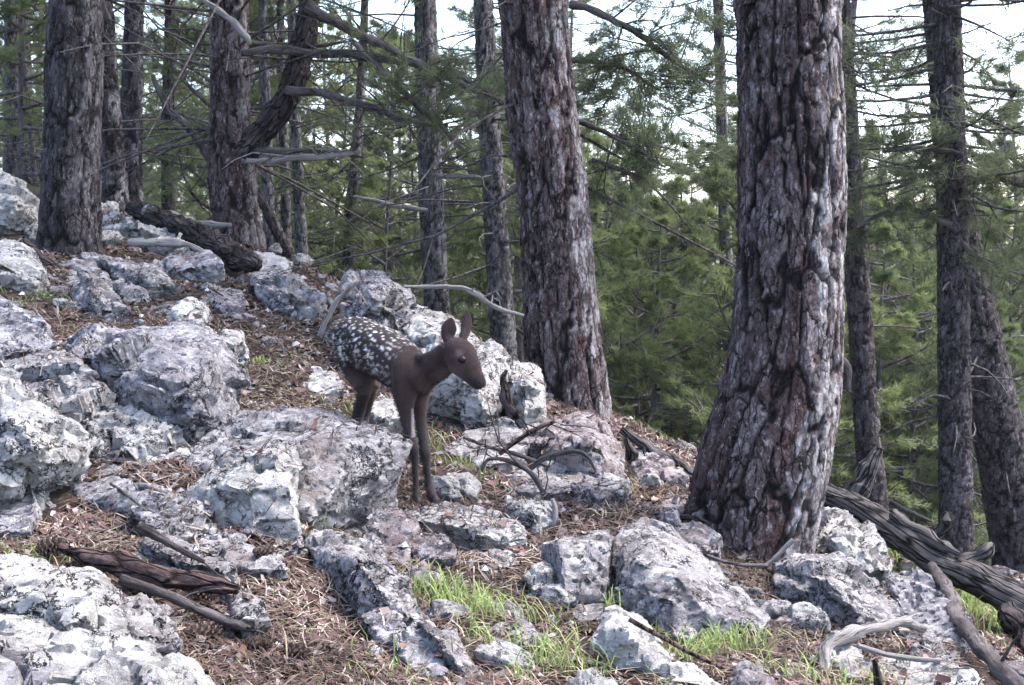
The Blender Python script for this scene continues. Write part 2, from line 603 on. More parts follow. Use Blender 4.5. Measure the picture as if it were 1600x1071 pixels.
def ground_z(x, y):
    x = np.atleast_1d(np.asarray(x, float))
    y = np.atleast_1d(np.asarray(y, float))
    z = sol[nC] + sol[nC + 1] * x + sol[nC + 2] * y
    for k in range(nC):
        z = z - sol[k] * np.hypot(x - ctrl[k, 0], y - ctrl[k, 1])
    p = np.stack([x, y, np.zeros_like(x)], 1)
    r = np.hypot(x, y)
    z = z + 0.035 * fbm(p * 2.6, 3, 3) + 0.012 * fbm(p * 9.0, 3, 9) + np.clip((r - 12) / 30, 0, 1) * 0.5 * fbm(p * 0.12, 3, 5)
    return z


def gz(x, y):
    return float(ground_z(x, y)[0])


u = np.linspace(-1, 1, 341)
gx = 1.6 * np.sinh(u * 4.6)
v0, v1 = -math.asinh(14 / 2.2), math.asinh(158 / 2.2)
gy = 3.8 + 2.2 * np.sinh(np.linspace(v0, v1, 361))
X, Y = np.meshgrid(gx, gy, indexing='xy')
Z = ground_z(X.ravel(), Y.ravel())
nx, ny = len(gx), len(gy)
ii, jj = np.meshgrid(np.arange(ny - 1), np.arange(nx - 1), indexing='ij')
q0 = (ii * nx + jj).ravel()
Gq = np.stack([q0, q0 + 1, q0 + nx + 1, q0 + nx], 1)

gm, nt, b = new_mat("forest floor")
tc = nt.nodes.new("ShaderNodeTexCoord")
gv = tc.outputs["Object"]
c = ramp(nt, noise_node(nt, gv, 14.0, 10, 0.75, 0.4), [(0.36, (0.020, 0.014, 0.013)), (0.50, (0.066, 0.045, 0.040)), (0.64, (0.14, 0.10, 0.088))])
c = mix(nt, ramp(nt, noise_node(nt, gv, 1.3, 4, 0.6), [(0.50, 0.0), (0.66, 0.55)]), c, (0.07, 0.085, 0.032))
c = mix(nt, ramp(nt, noise_node(nt, gv, 55.0, 4, 0.7), [(0.60, 0.0), (0.68, 0.55)]), c, (0.34, 0.27, 0.25))
sep = nt.nodes.new("ShaderNodeSeparateXYZ")
nt.links.new(gv, sep.inputs[0])
mr = nt.nodes.new("ShaderNodeMapRange")
mr.inputs["From Min"].default_value = 9.5
mr.inputs["From Max"].default_value = 16.0
nt.links.new(sep.outputs[1], mr.inputs["Value"])
fg = ramp(nt, noise_node(nt, gv, 2.2, 6, 0.65), [(0.38, 0.0), (0.58, 0.85)])
c = mix(nt, math_n(nt, 'MULTIPLY', mr.outputs[0], fg), c, (0.075, 0.10, 0.04))
nt.links.new(c, b.inputs["Base Color"])
bump(nt, b, noise_node(nt, gv, 38.0, 8, 0.75), 1.0, 0.05)
ground = obj("ground", make_mesh("ground", np.stack([X.ravel(), Y.ravel(), Z], 1), [Gq], gm))
tag(ground, kind="structure", label="stony hillside covered in brown pine litter and moss")

# ------------------------------------------------------------------ rocks
tmp_o = bpy.data.objects.new("temp", bpy.data.meshes.new("temp"))
C.objects.link(tmp_o)
tmp_m = tmp_o.modifiers.new("r", 'REMESH')
tmp_m.mode = 'VOXEL'


def remesh(V, faces, voxel):
    me = make_mesh("t", V, faces, None)
    old = tmp_o.data
    tmp_o.data = me
    bpy.data.meshes.remove(old)
    tmp_m.voxel_size = voxel
    dg = bpy.context.evaluated_depsgraph_get()
    ev = tmp_o.evaluated_get(dg)
    m2 = ev.data
    n = len(m2.vertices)
    co = np.empty(n * 3, np.float32)
    m2.vertices.foreach_get("co", co)
    no = np.empty(n * 3, np.float32)
    m2.vertices.foreach_get("normal", no)
    nl = len(m2.loops)
    li = np.empty(nl, np.int32)
    m2.loops.foreach_get("vertex_index", li)
    np_ = len(m2.polygons)
    return co.reshape(-1, 3).astype(float), no.reshape(-1, 3).astype(float), li.reshape(np_, 4)


def hull(P):
    bm = bmesh.new()
    for p in P:
        bm.verts.new(p)
    bm.verts.ensure_lookup_table()
    r = bmesh.ops.convex_hull(bm, input=bm.verts[:])
    bmesh.ops.delete(bm, geom=[g for g in r['geom_interior'] if isinstance(g, bmesh.types.BMVert)], context='VERTS')
    bmesh.ops.triangulate(bm, faces=bm.faces[:])
    bm.verts.index_update()
    V = np.array([v.co[:] for v in bm.verts])
    F = np.array([[v.index for v in f.verts] for f in bm.faces])
    bm.free()
    return V, F


def rough_rock(V, F, voxel, seed, amp=1.0, tilt=None, block=1.0):
    """Remesh a hull and roughen it: chipped planes, bedding steps, clefts, pits."""
    size = float(np.median(V.max(0) - V.min(0)))
    co, no, q = remesh(V, [F], voxel)
    r = np.random.default_rng(seed)
    off = r.uniform(-50, 50, 3)
    if tilt is None:
        tilt = np.array([r.uniform(0.1, 0.5), r.uniform(-0.3, 0.2), 1.0])
    tilt = tilt / np.linalg.norm(tilt)
    p = co + off
    s = min(size, 0.5)
    warp = np.stack([vnoise(p * 7 + 9, seed + 1), vnoise(p * 7 + 31, seed + 2), vnoise(p * 7 + 57, seed + 3)], 1) * 0.013
    warp += np.stack([vnoise(p * 28 + 9, seed + 21), vnoise(p * 28 + 31, seed + 22), vnoise(p * 28 + 57, seed + 23)], 1) * 0.007
    pw = p + warp
    st = np.array([1, 1, 1.6])
    h1, c1, e1 = facets(pw * st, 1.5 / max(s, 0.12), seed)
    d = (0.105 * h1 + 0.030 * (c1 - 0.75)) * s * block
    h2, c2, e2 = facets(pw * st, 5.0 / max(s, 0.14), seed + 7)
    d += (0.026 * h2 + 0.010 * (c2 - 0.6)) * s
    h3, c3, e3 = facets(pw, 24.0, seed + 17)
    d += (0.006 * h3 + 0.003 * (c3 - 0.5)) * min(1, s / 0.2)
    # a few clefts where blocks part
    cm = sstep(vnoise(p * (1.6 / max(s, 0.15)) + 3, seed + 31), 0.0, 0.2)
    d -= (1 - sstep(e1, 0.0, 0.035)) * cm * 0.11 * s
    cm2 = sstep(vnoise(p * (2.6 / max(s, 0.15)) + 13, seed + 32), 0.1, 0.3)
    d -= (1 - sstep(e2, 0.0, 0.06)) * cm2 * 0.05 * s
    # bedding: thin steps on the steep sides
    hb = pw @ tilt * 9.0 + 0.35 * vnoise(p * 2.0, seed + 4)
    fr = hb - np.floor(hb)
    lay = hash_u(np.floor(hb).astype(np.int64), np.zeros(len(p), np.int64), np.zeros(len(p), np.int64), seed)
    side = 1 - np.abs(no @ tilt)
    d += ((lay - 0.6) * 0.035 - (1 - sstep(fr, 0.0, 0.07)) * 0.03) * s * side * sstep(vnoise(p * 2.2, seed + 44), -0.1, 0.15)
    d += 0.010 * s * fbm(p * (2.4 / max(s, 0.15)), 3, seed + 11)
    d += 0.0032 * fbm(p * 46, 3, seed + 12, 0.7) * min(1, s / 0.25)
    pit = sstep(vnoise(p * 30, seed + 13), 0.50, 0.75)
    d -= pit * 0.010 * min(1, s / 0.2)
    co = co + no * (d * amp)[:, None]
    return co, q


def ground_depth(px, py):
    """Depth at which the view ray through a photo pixel meets the ground."""
    ds = np.linspace(1.2, 16, 500)
    W = np.array([at(px, py, d) for d in ds])
    below = W[:, 2] < ground_z(W[:, 0], W[:, 1])
    return ds[np.argmax(below)] if below.any() else 99.0


rock_seed = [100]


def rock(label, dbot, dtop, poly, mat='rock', ridge=(), thick=0.45, voxel=None, amp=1.0, name="rock", cat="rock", sink=0.10, block=1.0):
    """A boulder of real thickness whose near outline passes through the given points."""
    rock_seed[0] += 1
    seed = rock_seed[0]
    ys = [p[1] for p in poly]
    y0, y1 = min(ys), max(ys)
    P = []
    # stand the rock clear of the slope: its outline must lie in front of the ground
    need = 0.0
    for p in poly:
        t = (y1 - p[1]) / max(1, y1 - y0)
        d = p[2] if len(p) > 2 else dbot + (dtop - dbot) * t
        if p[1] < 1075 and -40 < p[0] < 1640:
            need = max(need, d - (ground_depth(p[0], p[1]) - 0.015 - 0.10 * t * (y1 - y0) / FPX * d))
    need = min(need, 0.45)
    poly = [(p[0], p[1], (p[2] if len(p) > 2 else dbot + (dtop - dbot) * (y1 - p[1]) / max(1, y1 - y0)) - need) for p in poly]
    ridge = [(p[0], p[1], p[2] - need) for p in ridge]
    for p in poly:
        w = at(p[0], p[1], p[2])
        P.append(w)
    cen = np.mean(P, 0)
    dirb = np.array([cen[0], cen[1], 0]) / math.hypot(cen[0], cen[1])
    for w in list(P):
        q = cen + (w - cen) * 0.82 + dirb * thick
        q[2] = min(q[2], w[2] - 0.03) - 0.06
        P.append(q)
        if w[2] < cen[2]:
            P.append(w + np.array([0, 0.05, -sink]))
            P.append(q + np.array([0, 0, -sink - 0.15]))
    for p in ridge:
        P.append(at(*p))
    V, F = hull(P)
    if voxel is None:
        voxel = max(0.0065, min(0.020, 0.0024 * (dbot + dtop) / 2))
    co, q = rough_rock(V, F, voxel, seed, amp, None, block)
    o0 = co.mean(0)
    o0[2] = co[:, 2].min()
    me = make_mesh(name, co - o0, [q], M[mat], True)
    me.set_sharp_from_angle(angle=math.radians(30))
    o = obj(name, me, None, o0)
    tag(o, label, cat)
    return o


rocks = []
R = lambda *a, **k: rocks.append(rock(*a, **k))
# --- near left
R("white sunlit slab filling the lower left corner, nearest of the corner stones", 1.92, 2.22,
  [(-60, 968), (20, 965), (70, 985), (130, 1008), (215, 1012), (275, 1028), (330, 1100), (60, 1115), (-60, 1105)], 'rock_pale', [(120, 1030, 2.02), (20, 1000, 2.0), (220, 1050, 2.0)], 0.4, sink=0.2, block=0.8)
R("white stepped stone above the corner slab, below the left end of the brown log", 2.3, 2.6,
  [(-60, 905), (0, 886), (60, 912), (150, 898), (190, 925), (212, 965), (205, 1000), (130, 1000), (60, 975), (-60, 965)], 'rock_pale', [(60, 930, 2.35), (150, 945, 2.35)], 0.35, sink=0.2, block=0.8)
R("grey cube-like block leaning on the white corner boulder", 2.45, 2.65, [(165, 960), (225, 932), (262, 958), (268, 1003), (215, 1012), (160, 1000)], 'rock', [(170, 965, 2.4)], 0.2)
R("dark grey wedge of stone in front of the white corner boulder", 1.8, 1.95, [(-40, 1030), (0, 1008), (50, 1030), (88, 1040), (70, 1090), (-40, 1110)], 'rock_blue', (), 0.3)
R("dark squared stone with layered front, below the lichen-white rock at left edge", 3.3, 3.7, [(-60, 745), (60, 742), (62, 785), (45, 825), (-60, 835)], 'rock_blue', (), 0.4)
R("lichen-white rough rock at the left edge, mottled with black holes", 3.55, 4.1, [(-60, 600), (0, 590), (60, 620), (120, 668), (128, 690), (100, 715), (62, 740), (-60, 748)], 'rock_pale', [(20, 660, 3.6), (60, 700, 3.5)], 0.5, amp=1.5)
R("pale knobbly rock beneath the big rounded boulder, over the litter hollow", 4.0, 4.4, [(110, 640), (150, 610), (200, 650), (260, 668), (275, 692), (215, 700), (170, 715), (120, 700)], 'rock_pale', (), 0.4, amp=1.4)
R("grey jumbled rock between the left edge and the big rounded boulder", 4.2, 4.8, [(0, 560), (60, 540), (120, 560), (150, 605), (120, 650), (60, 625), (0, 600)], 'rock', (), 0.5, amp=1.5)
R("big rounded blue-grey boulder beside the brown path of litter", 4.55, 5.35,
  [(100, 556), (135, 524), (230, 507), (305, 503), (352, 522), (378, 565), (381, 615), (365, 665), (300, 705), (225, 672), (150, 620)], 'rock_blue', [(160, 555, 4.85), (250, 560, 4.65), (330, 560, 4.7), (300, 620, 4.5), (220, 600, 4.55)], 0.7, block=1.5)
R("smooth sloping grey slab high at the left edge", 5.1, 5.9, [(-80, 440), (0, 462), (50, 490), (100, 528), (70, 545), (0, 552), (-80, 560)], 'rock_blue', (), 0.6)
R("lumpy white-topped rock at the left edge, below the far boulder", 6.4, 7.0, [(-60, 385), (10, 377), (45, 395), (75, 425), (50, 442), (-60, 455)], 'rock_pale', [(0, 410, 6.4)], 0.6)
R("whitish boulder at the left edge behind the thick left pine", 8.6, 9.4, [(-60, 275), (0, 270), (40, 285), (66, 310), (60, 352), (0, 370), (-60, 375)], 'rock_pale', [(20, 310, 8.6)], 0.8, amp=1.3)
R("long tilted grey slab pointing down to the right above the needle litter", 3.55, 4.0, [(108, 762), (165, 722), (215, 738), (290, 778), (330, 800), (290, 812), (200, 795), (130, 785)], 'rock_blue', [(200, 770, 3.65)], 0.35, block=0.5, amp=0.8)
R("low grey slab bordering the needle litter, below the tilted slab", 3.35, 3.65, [(200, 795), (300, 800), (370, 838), (440, 870), (450, 892), (390, 890), (290, 850), (220, 815)], 'rock', (), 0.3, block=0.6)
R("broad mottled ledge with a pointed tip in front of the fawn's legs", 4.05, 4.72,
  [(330, 660, 4.6), (395, 640, 4.85), (440, 628, 4.9), (520, 640, 4.75), (600, 664, 4.6), (649, 681, 4.36), (640, 705, 4.28), (605, 745, 4.22), (575, 790, 4.15), (545, 832, 4.1), (500, 835, 4.0), (475, 800, 3.95), (350, 730, 4.1)],
  'rock', [(470, 690, 4.1), (560, 700, 4.2), (420, 680, 4.25)], 0.25, block=0.7)
R("pale blue-grey block left of the grassy crack, under the ledge", 3.75, 4.2, [(270, 768), (345, 722), (430, 688), (468, 692), (476, 745), (470, 832), (400, 838), (340, 815)], 'rock_pale', [(430, 705, 3.85), (380, 760, 3.75), (455, 760, 3.78)], 0.4, amp=0.8)
R("small pale angular stone at the foot of the grassy crack", 3.62, 3.8, [(400, 835), (440, 818), (472, 828), (475, 850), (440, 868), (405, 858)], 'rock_pale', (), 0.2)
R("long grey slab running from the crack down into the needle litter", 3.2, 3.85, [(470, 850), (485, 832), (530, 833), (590, 862), (640, 900), (655, 940), (625, 965), (560, 930), (490, 880)], 'rock', [(560, 880, 3.4)], 0.3, block=0.5)
R("pointed grey slab end dipping to the bottom beside the grass", 2.75, 3.25, [(600, 930), (650, 935), (680, 970), (720, 1015), (770, 1062), (745, 1075), (690, 1040), (630, 985)], 'rock', [(670, 985, 2.9)], 0.25, block=0.5)
R("small grey stone half buried in needle litter below the brown log", 2.75, 2.9, [(355, 925), (385, 920), (410, 945), (405, 970), (375, 965)], 'rock', (), 0.15)
# --- upper left slope
R("grey squarish rock below the thick left pine", 6.6, 7.1, [(105, 445), (130, 430), (165, 432), (188, 462), (192, 500), (150, 505), (110, 485)], 'rock', [(140, 450, 6.6)], 0.4)
R("small dark-sided block beside the squarish rock under the left pine", 6.3, 6.5, [(160, 480), (190, 468), (192, 500), (185, 510), (162, 505)], 'rock_warm', (), 0.25)
R("jagged grey rock with a white chip under the stick by the upper log", 7.0, 7.5, [(155, 402), (185, 398), (220, 405), (262, 425), (280, 452), (235, 462), (190, 440)], 'rock', [(230, 435, 7.0)], 0.45)
R("rounded grey stone on the slope left of the litter path", 6.7, 7.0, [(188, 450), (210, 440), (230, 460), (228, 478), (200, 480)], 'rock', (), 0.3)
R("pale stone just above the big rounded boulder", 5.9, 6.2, [(265, 478), (300, 468), (325, 480), (322, 502), (280, 505)], 'rock_pale', (), 0.3)
R("white flaky stone at the right shoulder of the big rounded boulder", 5.6, 5.8, [(345, 515), (380, 512), (384, 530), (365, 540), (345, 535)], 'rock_pale', (), 0.2)
R("smooth violet-grey stone under the bleached stick near the upper log", 7.6, 8.0, [(255, 402), (300, 390), (330, 398), (345, 412), (300, 418), (262, 415)], 'rock_blue', (), 0.35)
R("pale stepped outcrop left of the upper log", 8.6, 9.3, [(155, 345), (200, 338), (260, 350), (295, 368), (285, 380), (215, 372), (160, 362)], 'rock_pale', [(220, 355, 8.6)], 0.7, amp=1.4)
R("flat white stone right above the bleached stick", 8.2, 8.5, [(225, 370), (270, 362), (300, 376), (270, 384), (230, 382)], 'rock_pale', (), 0.3)
R("grey outcrop on the crest below the forked pine", 7.2, 8.0, [(395, 430), (430, 415), (470, 430), (512, 470), (505, 492), (450, 498), (415, 485)], 'rock', [(450, 455, 7.2)], 0.5, amp=1.3)
R("small pale rock on the crest right of the upper log", 8.2, 8.6, [(385, 395), (420, 392), (450, 412), (440, 428), (400, 420)], 'rock_pale', (), 0.4)
R("thin tilted stone in the litter path above the fawn's rump", 6.6, 6.9, [(340, 470), (375, 478), (400, 495), (370, 500), (345, 488)], 'rock_warm', (), 0.2)
# --- behind the fawn
R("mossy grey boulder topping the crest directly behind the fawn's back", 6.0, 6.7, [(532, 470), (545, 433), (590, 420), (625, 436), (647, 470), (650, 520), (600, 545), (545, 530)], 'rock', [(580, 460, 6.0), (620, 480, 6.0)], 0.6, amp=1.3)
R("long pale slab sloping down behind the fawn's head", 5.5, 6.4, [(630, 475), (700, 490), (760, 538), (800, 560), (790, 610), (760, 650), (700, 632), (650, 615), (610, 545)], 'rock_pale', [(700, 560, 5.6), (740, 590, 5.5)], 0.6, block=0.7)
R("pale blotchy upright rock between the fawn's nose and the middle pine", 5.5, 6.2, [(785, 590), (800, 570), (840, 575), (852, 600), (850, 640), (820, 650), (795, 630)], 'rock_pale', [(820, 600, 5.55)], 0.4)
R("low grey rock below the fawn's muzzle behind the dead twigs", 5.2, 5.7, [(690, 700), (730, 672), (790, 655), (830, 690), (800, 720), (740, 730)], 'rock', (), 0.4)
R("large rounded pinkish-grey boulder at the foot of the middle pine", 5.4, 6.2, [(840, 690), (865, 655), (905, 642), (950, 655), (974, 690), (977, 738), (940, 758), (880, 750), (845, 725)], 'rock_warm', [(920, 690, 5.4), (880, 700, 5.4)], 0.5, amp=0.8, block=0.6)
R("flat layered grey slab in front of the pinkish boulder", 5.0, 5.5, [(780, 740), (850, 722), (920, 742), (985, 752), (975, 770), (900, 772), (810, 768)], 'rock', (), 0.35, block=0.6)
R("pinkish rock behind the leaning dead limb left of the largest pine", 6.0, 6.4, [(985, 700), (1010, 690), (1050, 715), (1070, 745), (1030, 752), (990, 745)], 'rock_warm', (), 0.35)
# --- centre
R("flat white slab with a dark undercut just below the fawn's hooves", 3.98, 4.38, [(628, 806), (650, 795), (700, 784), (760, 795), (815, 815), (828, 840), (790, 852), (745, 848), (700, 826)], 'rock_pale', [(740, 828, 3.96)], 0.14, sink=0.0, block=0.35, amp=0.7)
R("pale upright stone beside the flat white slab, behind the twigs", 4.4, 4.6, [(790, 790), (830, 775), (865, 778), (872, 815), (840, 835), (800, 815)], 'rock_pale', [(830, 800, 4.35)], 0.25)
R("brownish stone under the flat white slab, above the grass", 4.06, 4.2, [(640, 835), (690, 830), (712, 850), (710, 890), (670, 900), (640, 880)], 'rock_warm', (), 0.25)
R("grey stone tucked under the right end of the flat white slab", 4.04, 4.2, [(735, 855), (775, 848), (808, 860), (805, 880), (770, 898), (735, 885)], 'rock', (), 0.25)
R("cracked grey cube-shaped block with a dark brown left side", 3.85, 4.2, [(845, 848), (880, 835), (955, 825), (962, 845), (950, 900), (948, 935), (905, 938), (868, 930)], 'rock', [(872, 850, 3.9), (950, 850, 3.95), (880, 925, 3.8)], 0.3, amp=0.7, block=0.5)
R("large tilted grey block with black pits in front of the largest pine", 3.65, 4.35,
  [(958, 845), (972, 825), (1005, 808), (1045, 822), (1080, 850), (1130, 890), (1205, 968), (1195, 988), (1120, 996), (1040, 998), (995, 960), (960, 920)], 'rock', [(1000, 880, 3.85), (1060, 900, 3.75), (1100, 950, 3.65)], 0.4, amp=0.9, block=0.6)
R("white speckled stone standing in front of the large tilted block", 3.3, 3.65, [(930, 985), (945, 945), (965, 938), (1005, 965), (1040, 1035), (1030, 1050), (960, 1045), (928, 1015)], 'rock_pale', [(970, 985, 3.3)], 0.25, amp=0.8, block=0.6)
R("low rounded grey stone sunk in the grass", 3.2, 3.4, [(738, 995), (760, 972), (800, 962), (838, 978), (846, 1003), (790, 1012)], 'rock', (), 0.25)
R("pointed white stone at the bottom edge between two grass patches", 2.8, 2.95, [(985, 1085), (1000, 1062), (1078, 1038), (1112, 1071), (1115, 1090)], 'rock_pale', (), 0.2)
R("flat pinkish stone between the tilted block and the largest pine", 4.3, 4.5, [(1040, 825), (1090, 818), (1128, 840), (1130, 862), (1090, 862)], 'rock_warm', (), 0.25)
R("pinkish flat stones' largest slab at the path left of the largest pine", 4.9, 5.2, [(1000, 790), (1050, 776), (1090, 785), (1085, 802), (1030, 808)], 'rock_warm', (), 0.2)
# --- right
R("broad grey rock with a dark overhang right below the largest pine", 4.1, 4.85, [(1205, 880), (1240, 865), (1330, 880), (1370, 920), (1402, 965), (1375, 990), (1300, 985), (1262, 960), (1235, 910)], 'rock', [(1290, 900, 4.2), (1330, 940, 4.1)], 0.4)
R("pitted pale rock between the largest pine and the fallen log", 4.8, 5.3, [(1272, 850), (1290, 800), (1325, 812), (1370, 855), (1395, 890), (1360, 900), (1310, 885)], 'rock_pale', [(1310, 850, 4.8)], 0.4, amp=1.6)
R("violet-grey rough rock beside the thin pole, under the fallen log", 4.0, 4.6, [(1390, 895), (1440, 900), (1480, 940), (1510, 985), (1500, 1010), (1450, 1000), (1405, 965)], 'rock_blue', (), 0.35, amp=1.4)
R("pale blue-grey slab at the bottom edge by the thin pole", 3.0, 3.4, [(1360, 1065), (1372, 1035), (1440, 1030), (1520, 1050), (1560, 1085), (1400, 1100)], 'rock_pale', (), 0.3)
R("long grey rounded stone beside the curled root", 3.6, 4.0, [(1405, 985), (1430, 975), (1480, 1010), (1505, 1035), (1470, 1045), (1425, 1015)], 'rock', (), 0.2)
R("pale rough rock below the curled root near the bottom edge", 3.2, 3.5, [(1285, 1000), (1310, 985), (1350, 1020), (1370, 1060), (1330, 1060), (1295, 1035)], 'rock_pale', (), 0.25)
R("round pale stone at the right edge beside the thin pole's foot", 3.9, 4.1, [(1570, 1045), (1590, 1030), (1640, 1045), (1640, 1080), (1580, 1075)], 'rock', (), 0.2)
R("mossy stone under the middle of the fallen log", 5.2, 5.5, [(1400, 880), (1430, 868), (1465, 885), (1470, 915), (1420, 918)], 'rock', (), 0.3)
# --- slabs that join the outcrop
R("low grey slab joining the big rounded boulder to the broad ledge", 4.35, 4.75, [(292, 735), (300, 692), (380, 640), (425, 645), (440, 690), (350, 728)], 'rock', (), 0.35, block=0.5)
R("narrow pale slab along the upper rim of the litter hollow", 4.15, 4.4, [(150, 715), (190, 690), (262, 695), (300, 712), (230, 728)], 'rock_pale', (), 0.25, block=0.5)
R("grey tilted slab wedged left of the big rounded boulder", 4.75, 5.2, [(60, 585), (75, 548), (130, 530), (170, 545), (140, 602), (90, 605)], 'rock', (), 0.4, block=0.6)
R("brownish slab between the broad ledge and the flat white slab", 3.9, 4.15, [(560, 840), (580, 805), (622, 792), (652, 818), (642, 885), (595, 870)], 'rock_warm', (), 0.25, block=0.5)
R("wide grey slab foot continuing toward the grass at the bottom", 2.8, 3.2, [(560, 960), (600, 935), (650, 975), (690, 1030), (700, 1070), (650, 1050), (600, 1005)], 'rock_blue', (), 0.25, block=0.4)
R("thin grey slab showing through the litter above the brown log", 3.05, 3.3, [(215, 845), (250, 825), (310, 850), (370, 885), (350, 895), (280, 875)], 'rock', (), 0.2, block=0.4)
R("low pale slab under the fawn's belly on the far side", 5.15, 5.5, [(568, 640), (600, 618), (650, 622), (640, 650), (600, 655)], 'rock_pale', (), 0.25, block=0.5)
R("broken grey slab beside the dark branch under the left pine", 7.4, 7.9, [(75, 440), (85, 415), (120, 405), (150, 412), (165, 435), (110, 448)], 'rock', (), 0.4, block=0.6)
R("grey slab lying across the middle of the upper litter path", 7.0, 7.4, [(290, 470), (320, 445), (370, 450), (385, 470), (340, 482)], 'rock', (), 0.3, block=0.5)
R("small grey slab on the litter path, nearest the fawn's rump", 5.9, 6.2, [(465, 600), (490, 575), (530, 578), (538, 605), (500, 618)], 'rock_pale', (), 0.25, block=0.5)
R("low slab of pinkish rock behind the dead twigs", 5.3, 5.7, [(850, 690), (880, 665), (850, 650), (815, 660), (805, 690)], 'rock_warm', (), 0.3, block=0.5)
R("grey flake of rock at the foot of the cracked block", 3.7, 3.9, [(890, 955), (905, 940), (945, 942), (940, 965), (905, 972)], 'rock', (), 0.15, block=0.5)
R("grey sloping slab on the slope directly under the left edge slab", 4.9, 5.4, [(-60, 575), (0, 556), (60, 552), (90, 575), (40, 600), (-60, 610)], 'rock_blue', (), 0.4, block=0.6)
print("rocks", len(rocks), time.time() - T0, sum(len(o.data.polygons) for o in rocks))

# --- loose stones: a dozen shapes, many copies lying about
stone_meshes = []
for k in range(12):
    r = np.random.default_rng(900 + k)
    P = r.normal(size=(16, 3))
    P /= np.linalg.norm(P, axis=1)[:, None]
    P *= np.array([1.0, r.uniform(0.6, 0.95), r.uniform(0.4, 0.7)]) * 0.16
    V, F = hull(P)
    co, q = rough_rock(V, F, 0.016, 700 + k, 1.0)
    co[:, 2] -= co[:, 2].min()
    stone_meshes.append(co)
    stone_meshes[-1] = [make_mesh("stone", co, [q], M[('rock', 'rock_pale', 'rock_warm')[k % 3]]) for _ in (0,)][0]


def scatter_cast(x, y):
    """Height, normal and object met from above at (x, y)."""
    hit, loc, nor, idx, ob, mat = scene.ray_cast(DG, Vector((x, y, 6.0)), Vector((0, 0, -1)))
    return (loc, nor, ob) if hit else None


C.objects.unlink(tmp_o)
bpy.context.view_layer.update()
DG = bpy.context.evaluated_depsgraph_get()
CUTS = (" filling", " leaning", " of ", " in front", " with ", " below", " at the", " beneath", " over", " between", " beside", " high", " pointing", " bordering", " left of", " under", " running", " dipping", " half", " on the", " just", " topping", " sloping", " behind", " standing", " sunk", " right ", " tucked", " above", " among")


def short(label):
    i = min([label.find(c) for c in CUTS if label.find(c) > 0] + [len(label)])
    return label[:i].rstrip(",")


anchors = {}
for o in rocks:
    anchors.setdefault(short(o["label"]), []).append(o)
anchors = {k: v[0] for k, v in anchors.items() if len(v) == 1 and len(k.split()) >= 2}


def beside(x, y, z, kind_words, used, most=2):
    """A label that says which rock a small thing lies beside, and on which side of it; None when that is taken."""
    best = sorted(anchors.items(), key=lambda kv: (kv[1].location.x - x) ** 2 + (kv[1].location.y - y) ** 2)[:most]
    for nm, o in best:
        dx, dy = x - o.location.x, y - o.location.y
        rel = ("to the right of" if dx > 0 else "to the left of") if abs(dx) > abs(dy) else ("uphill behind" if dy > 0 else "in front of")
        lab = "%s %s the %s" % (kind_words, rel, nm)
        if lab not in used and len(lab.split()) <= 14:
            used.add(lab)
            return lab
    return None


n_st = 0
used_labels = set()
for k in range(2600):
    if n_st >= 170:
        break
    y = 2.3 + 8.0 * random.random() ** 1.25
    x = random.uniform(-0.46 * y, 0.46 * y)
    h = scatter_cast(x, y)
    if h is None or h[2].name != "ground" or h[1].z < 0.7 or (y < 3.1 and x < -0.1):
        continue
    s = random.uniform(0.15, 0.6) * (0.7 + y / 10)
    k_ = random.randrange(12)
    lab = beside(x, y, h[0].z, "%s %s stone lying" % ("fist-sized" if s > 0.42 else "small" if s > 0.28 else "tiny", ("grey", "whitish", "brownish")[k_ % 3]), used_labels)
    if lab is None:
        continue
    o = obj("stone", stone_meshes[k_], None, (x, y, h[0].z - 0.035 * s))
    o.scale = (s, s * random.uniform(0.75, 1.2), s * random.uniform(0.7, 1.2))
    q = h[1].to_track_quat('Z', 'Y')
    o.rotation_euler = (q @ Matrix.Rotation(random.uniform(0, 6.28), 3, 'Z').to_quaternion()).to_euler()
    tag(o, lab, "stone", "loose stones among the litter")
    n_st += 1
open("/tmp/log", "a").write("rock polys %d stones %d anchors %d\n" % (sum(len(o.data.polygons) for o in rocks), n_st, len(anchors)))

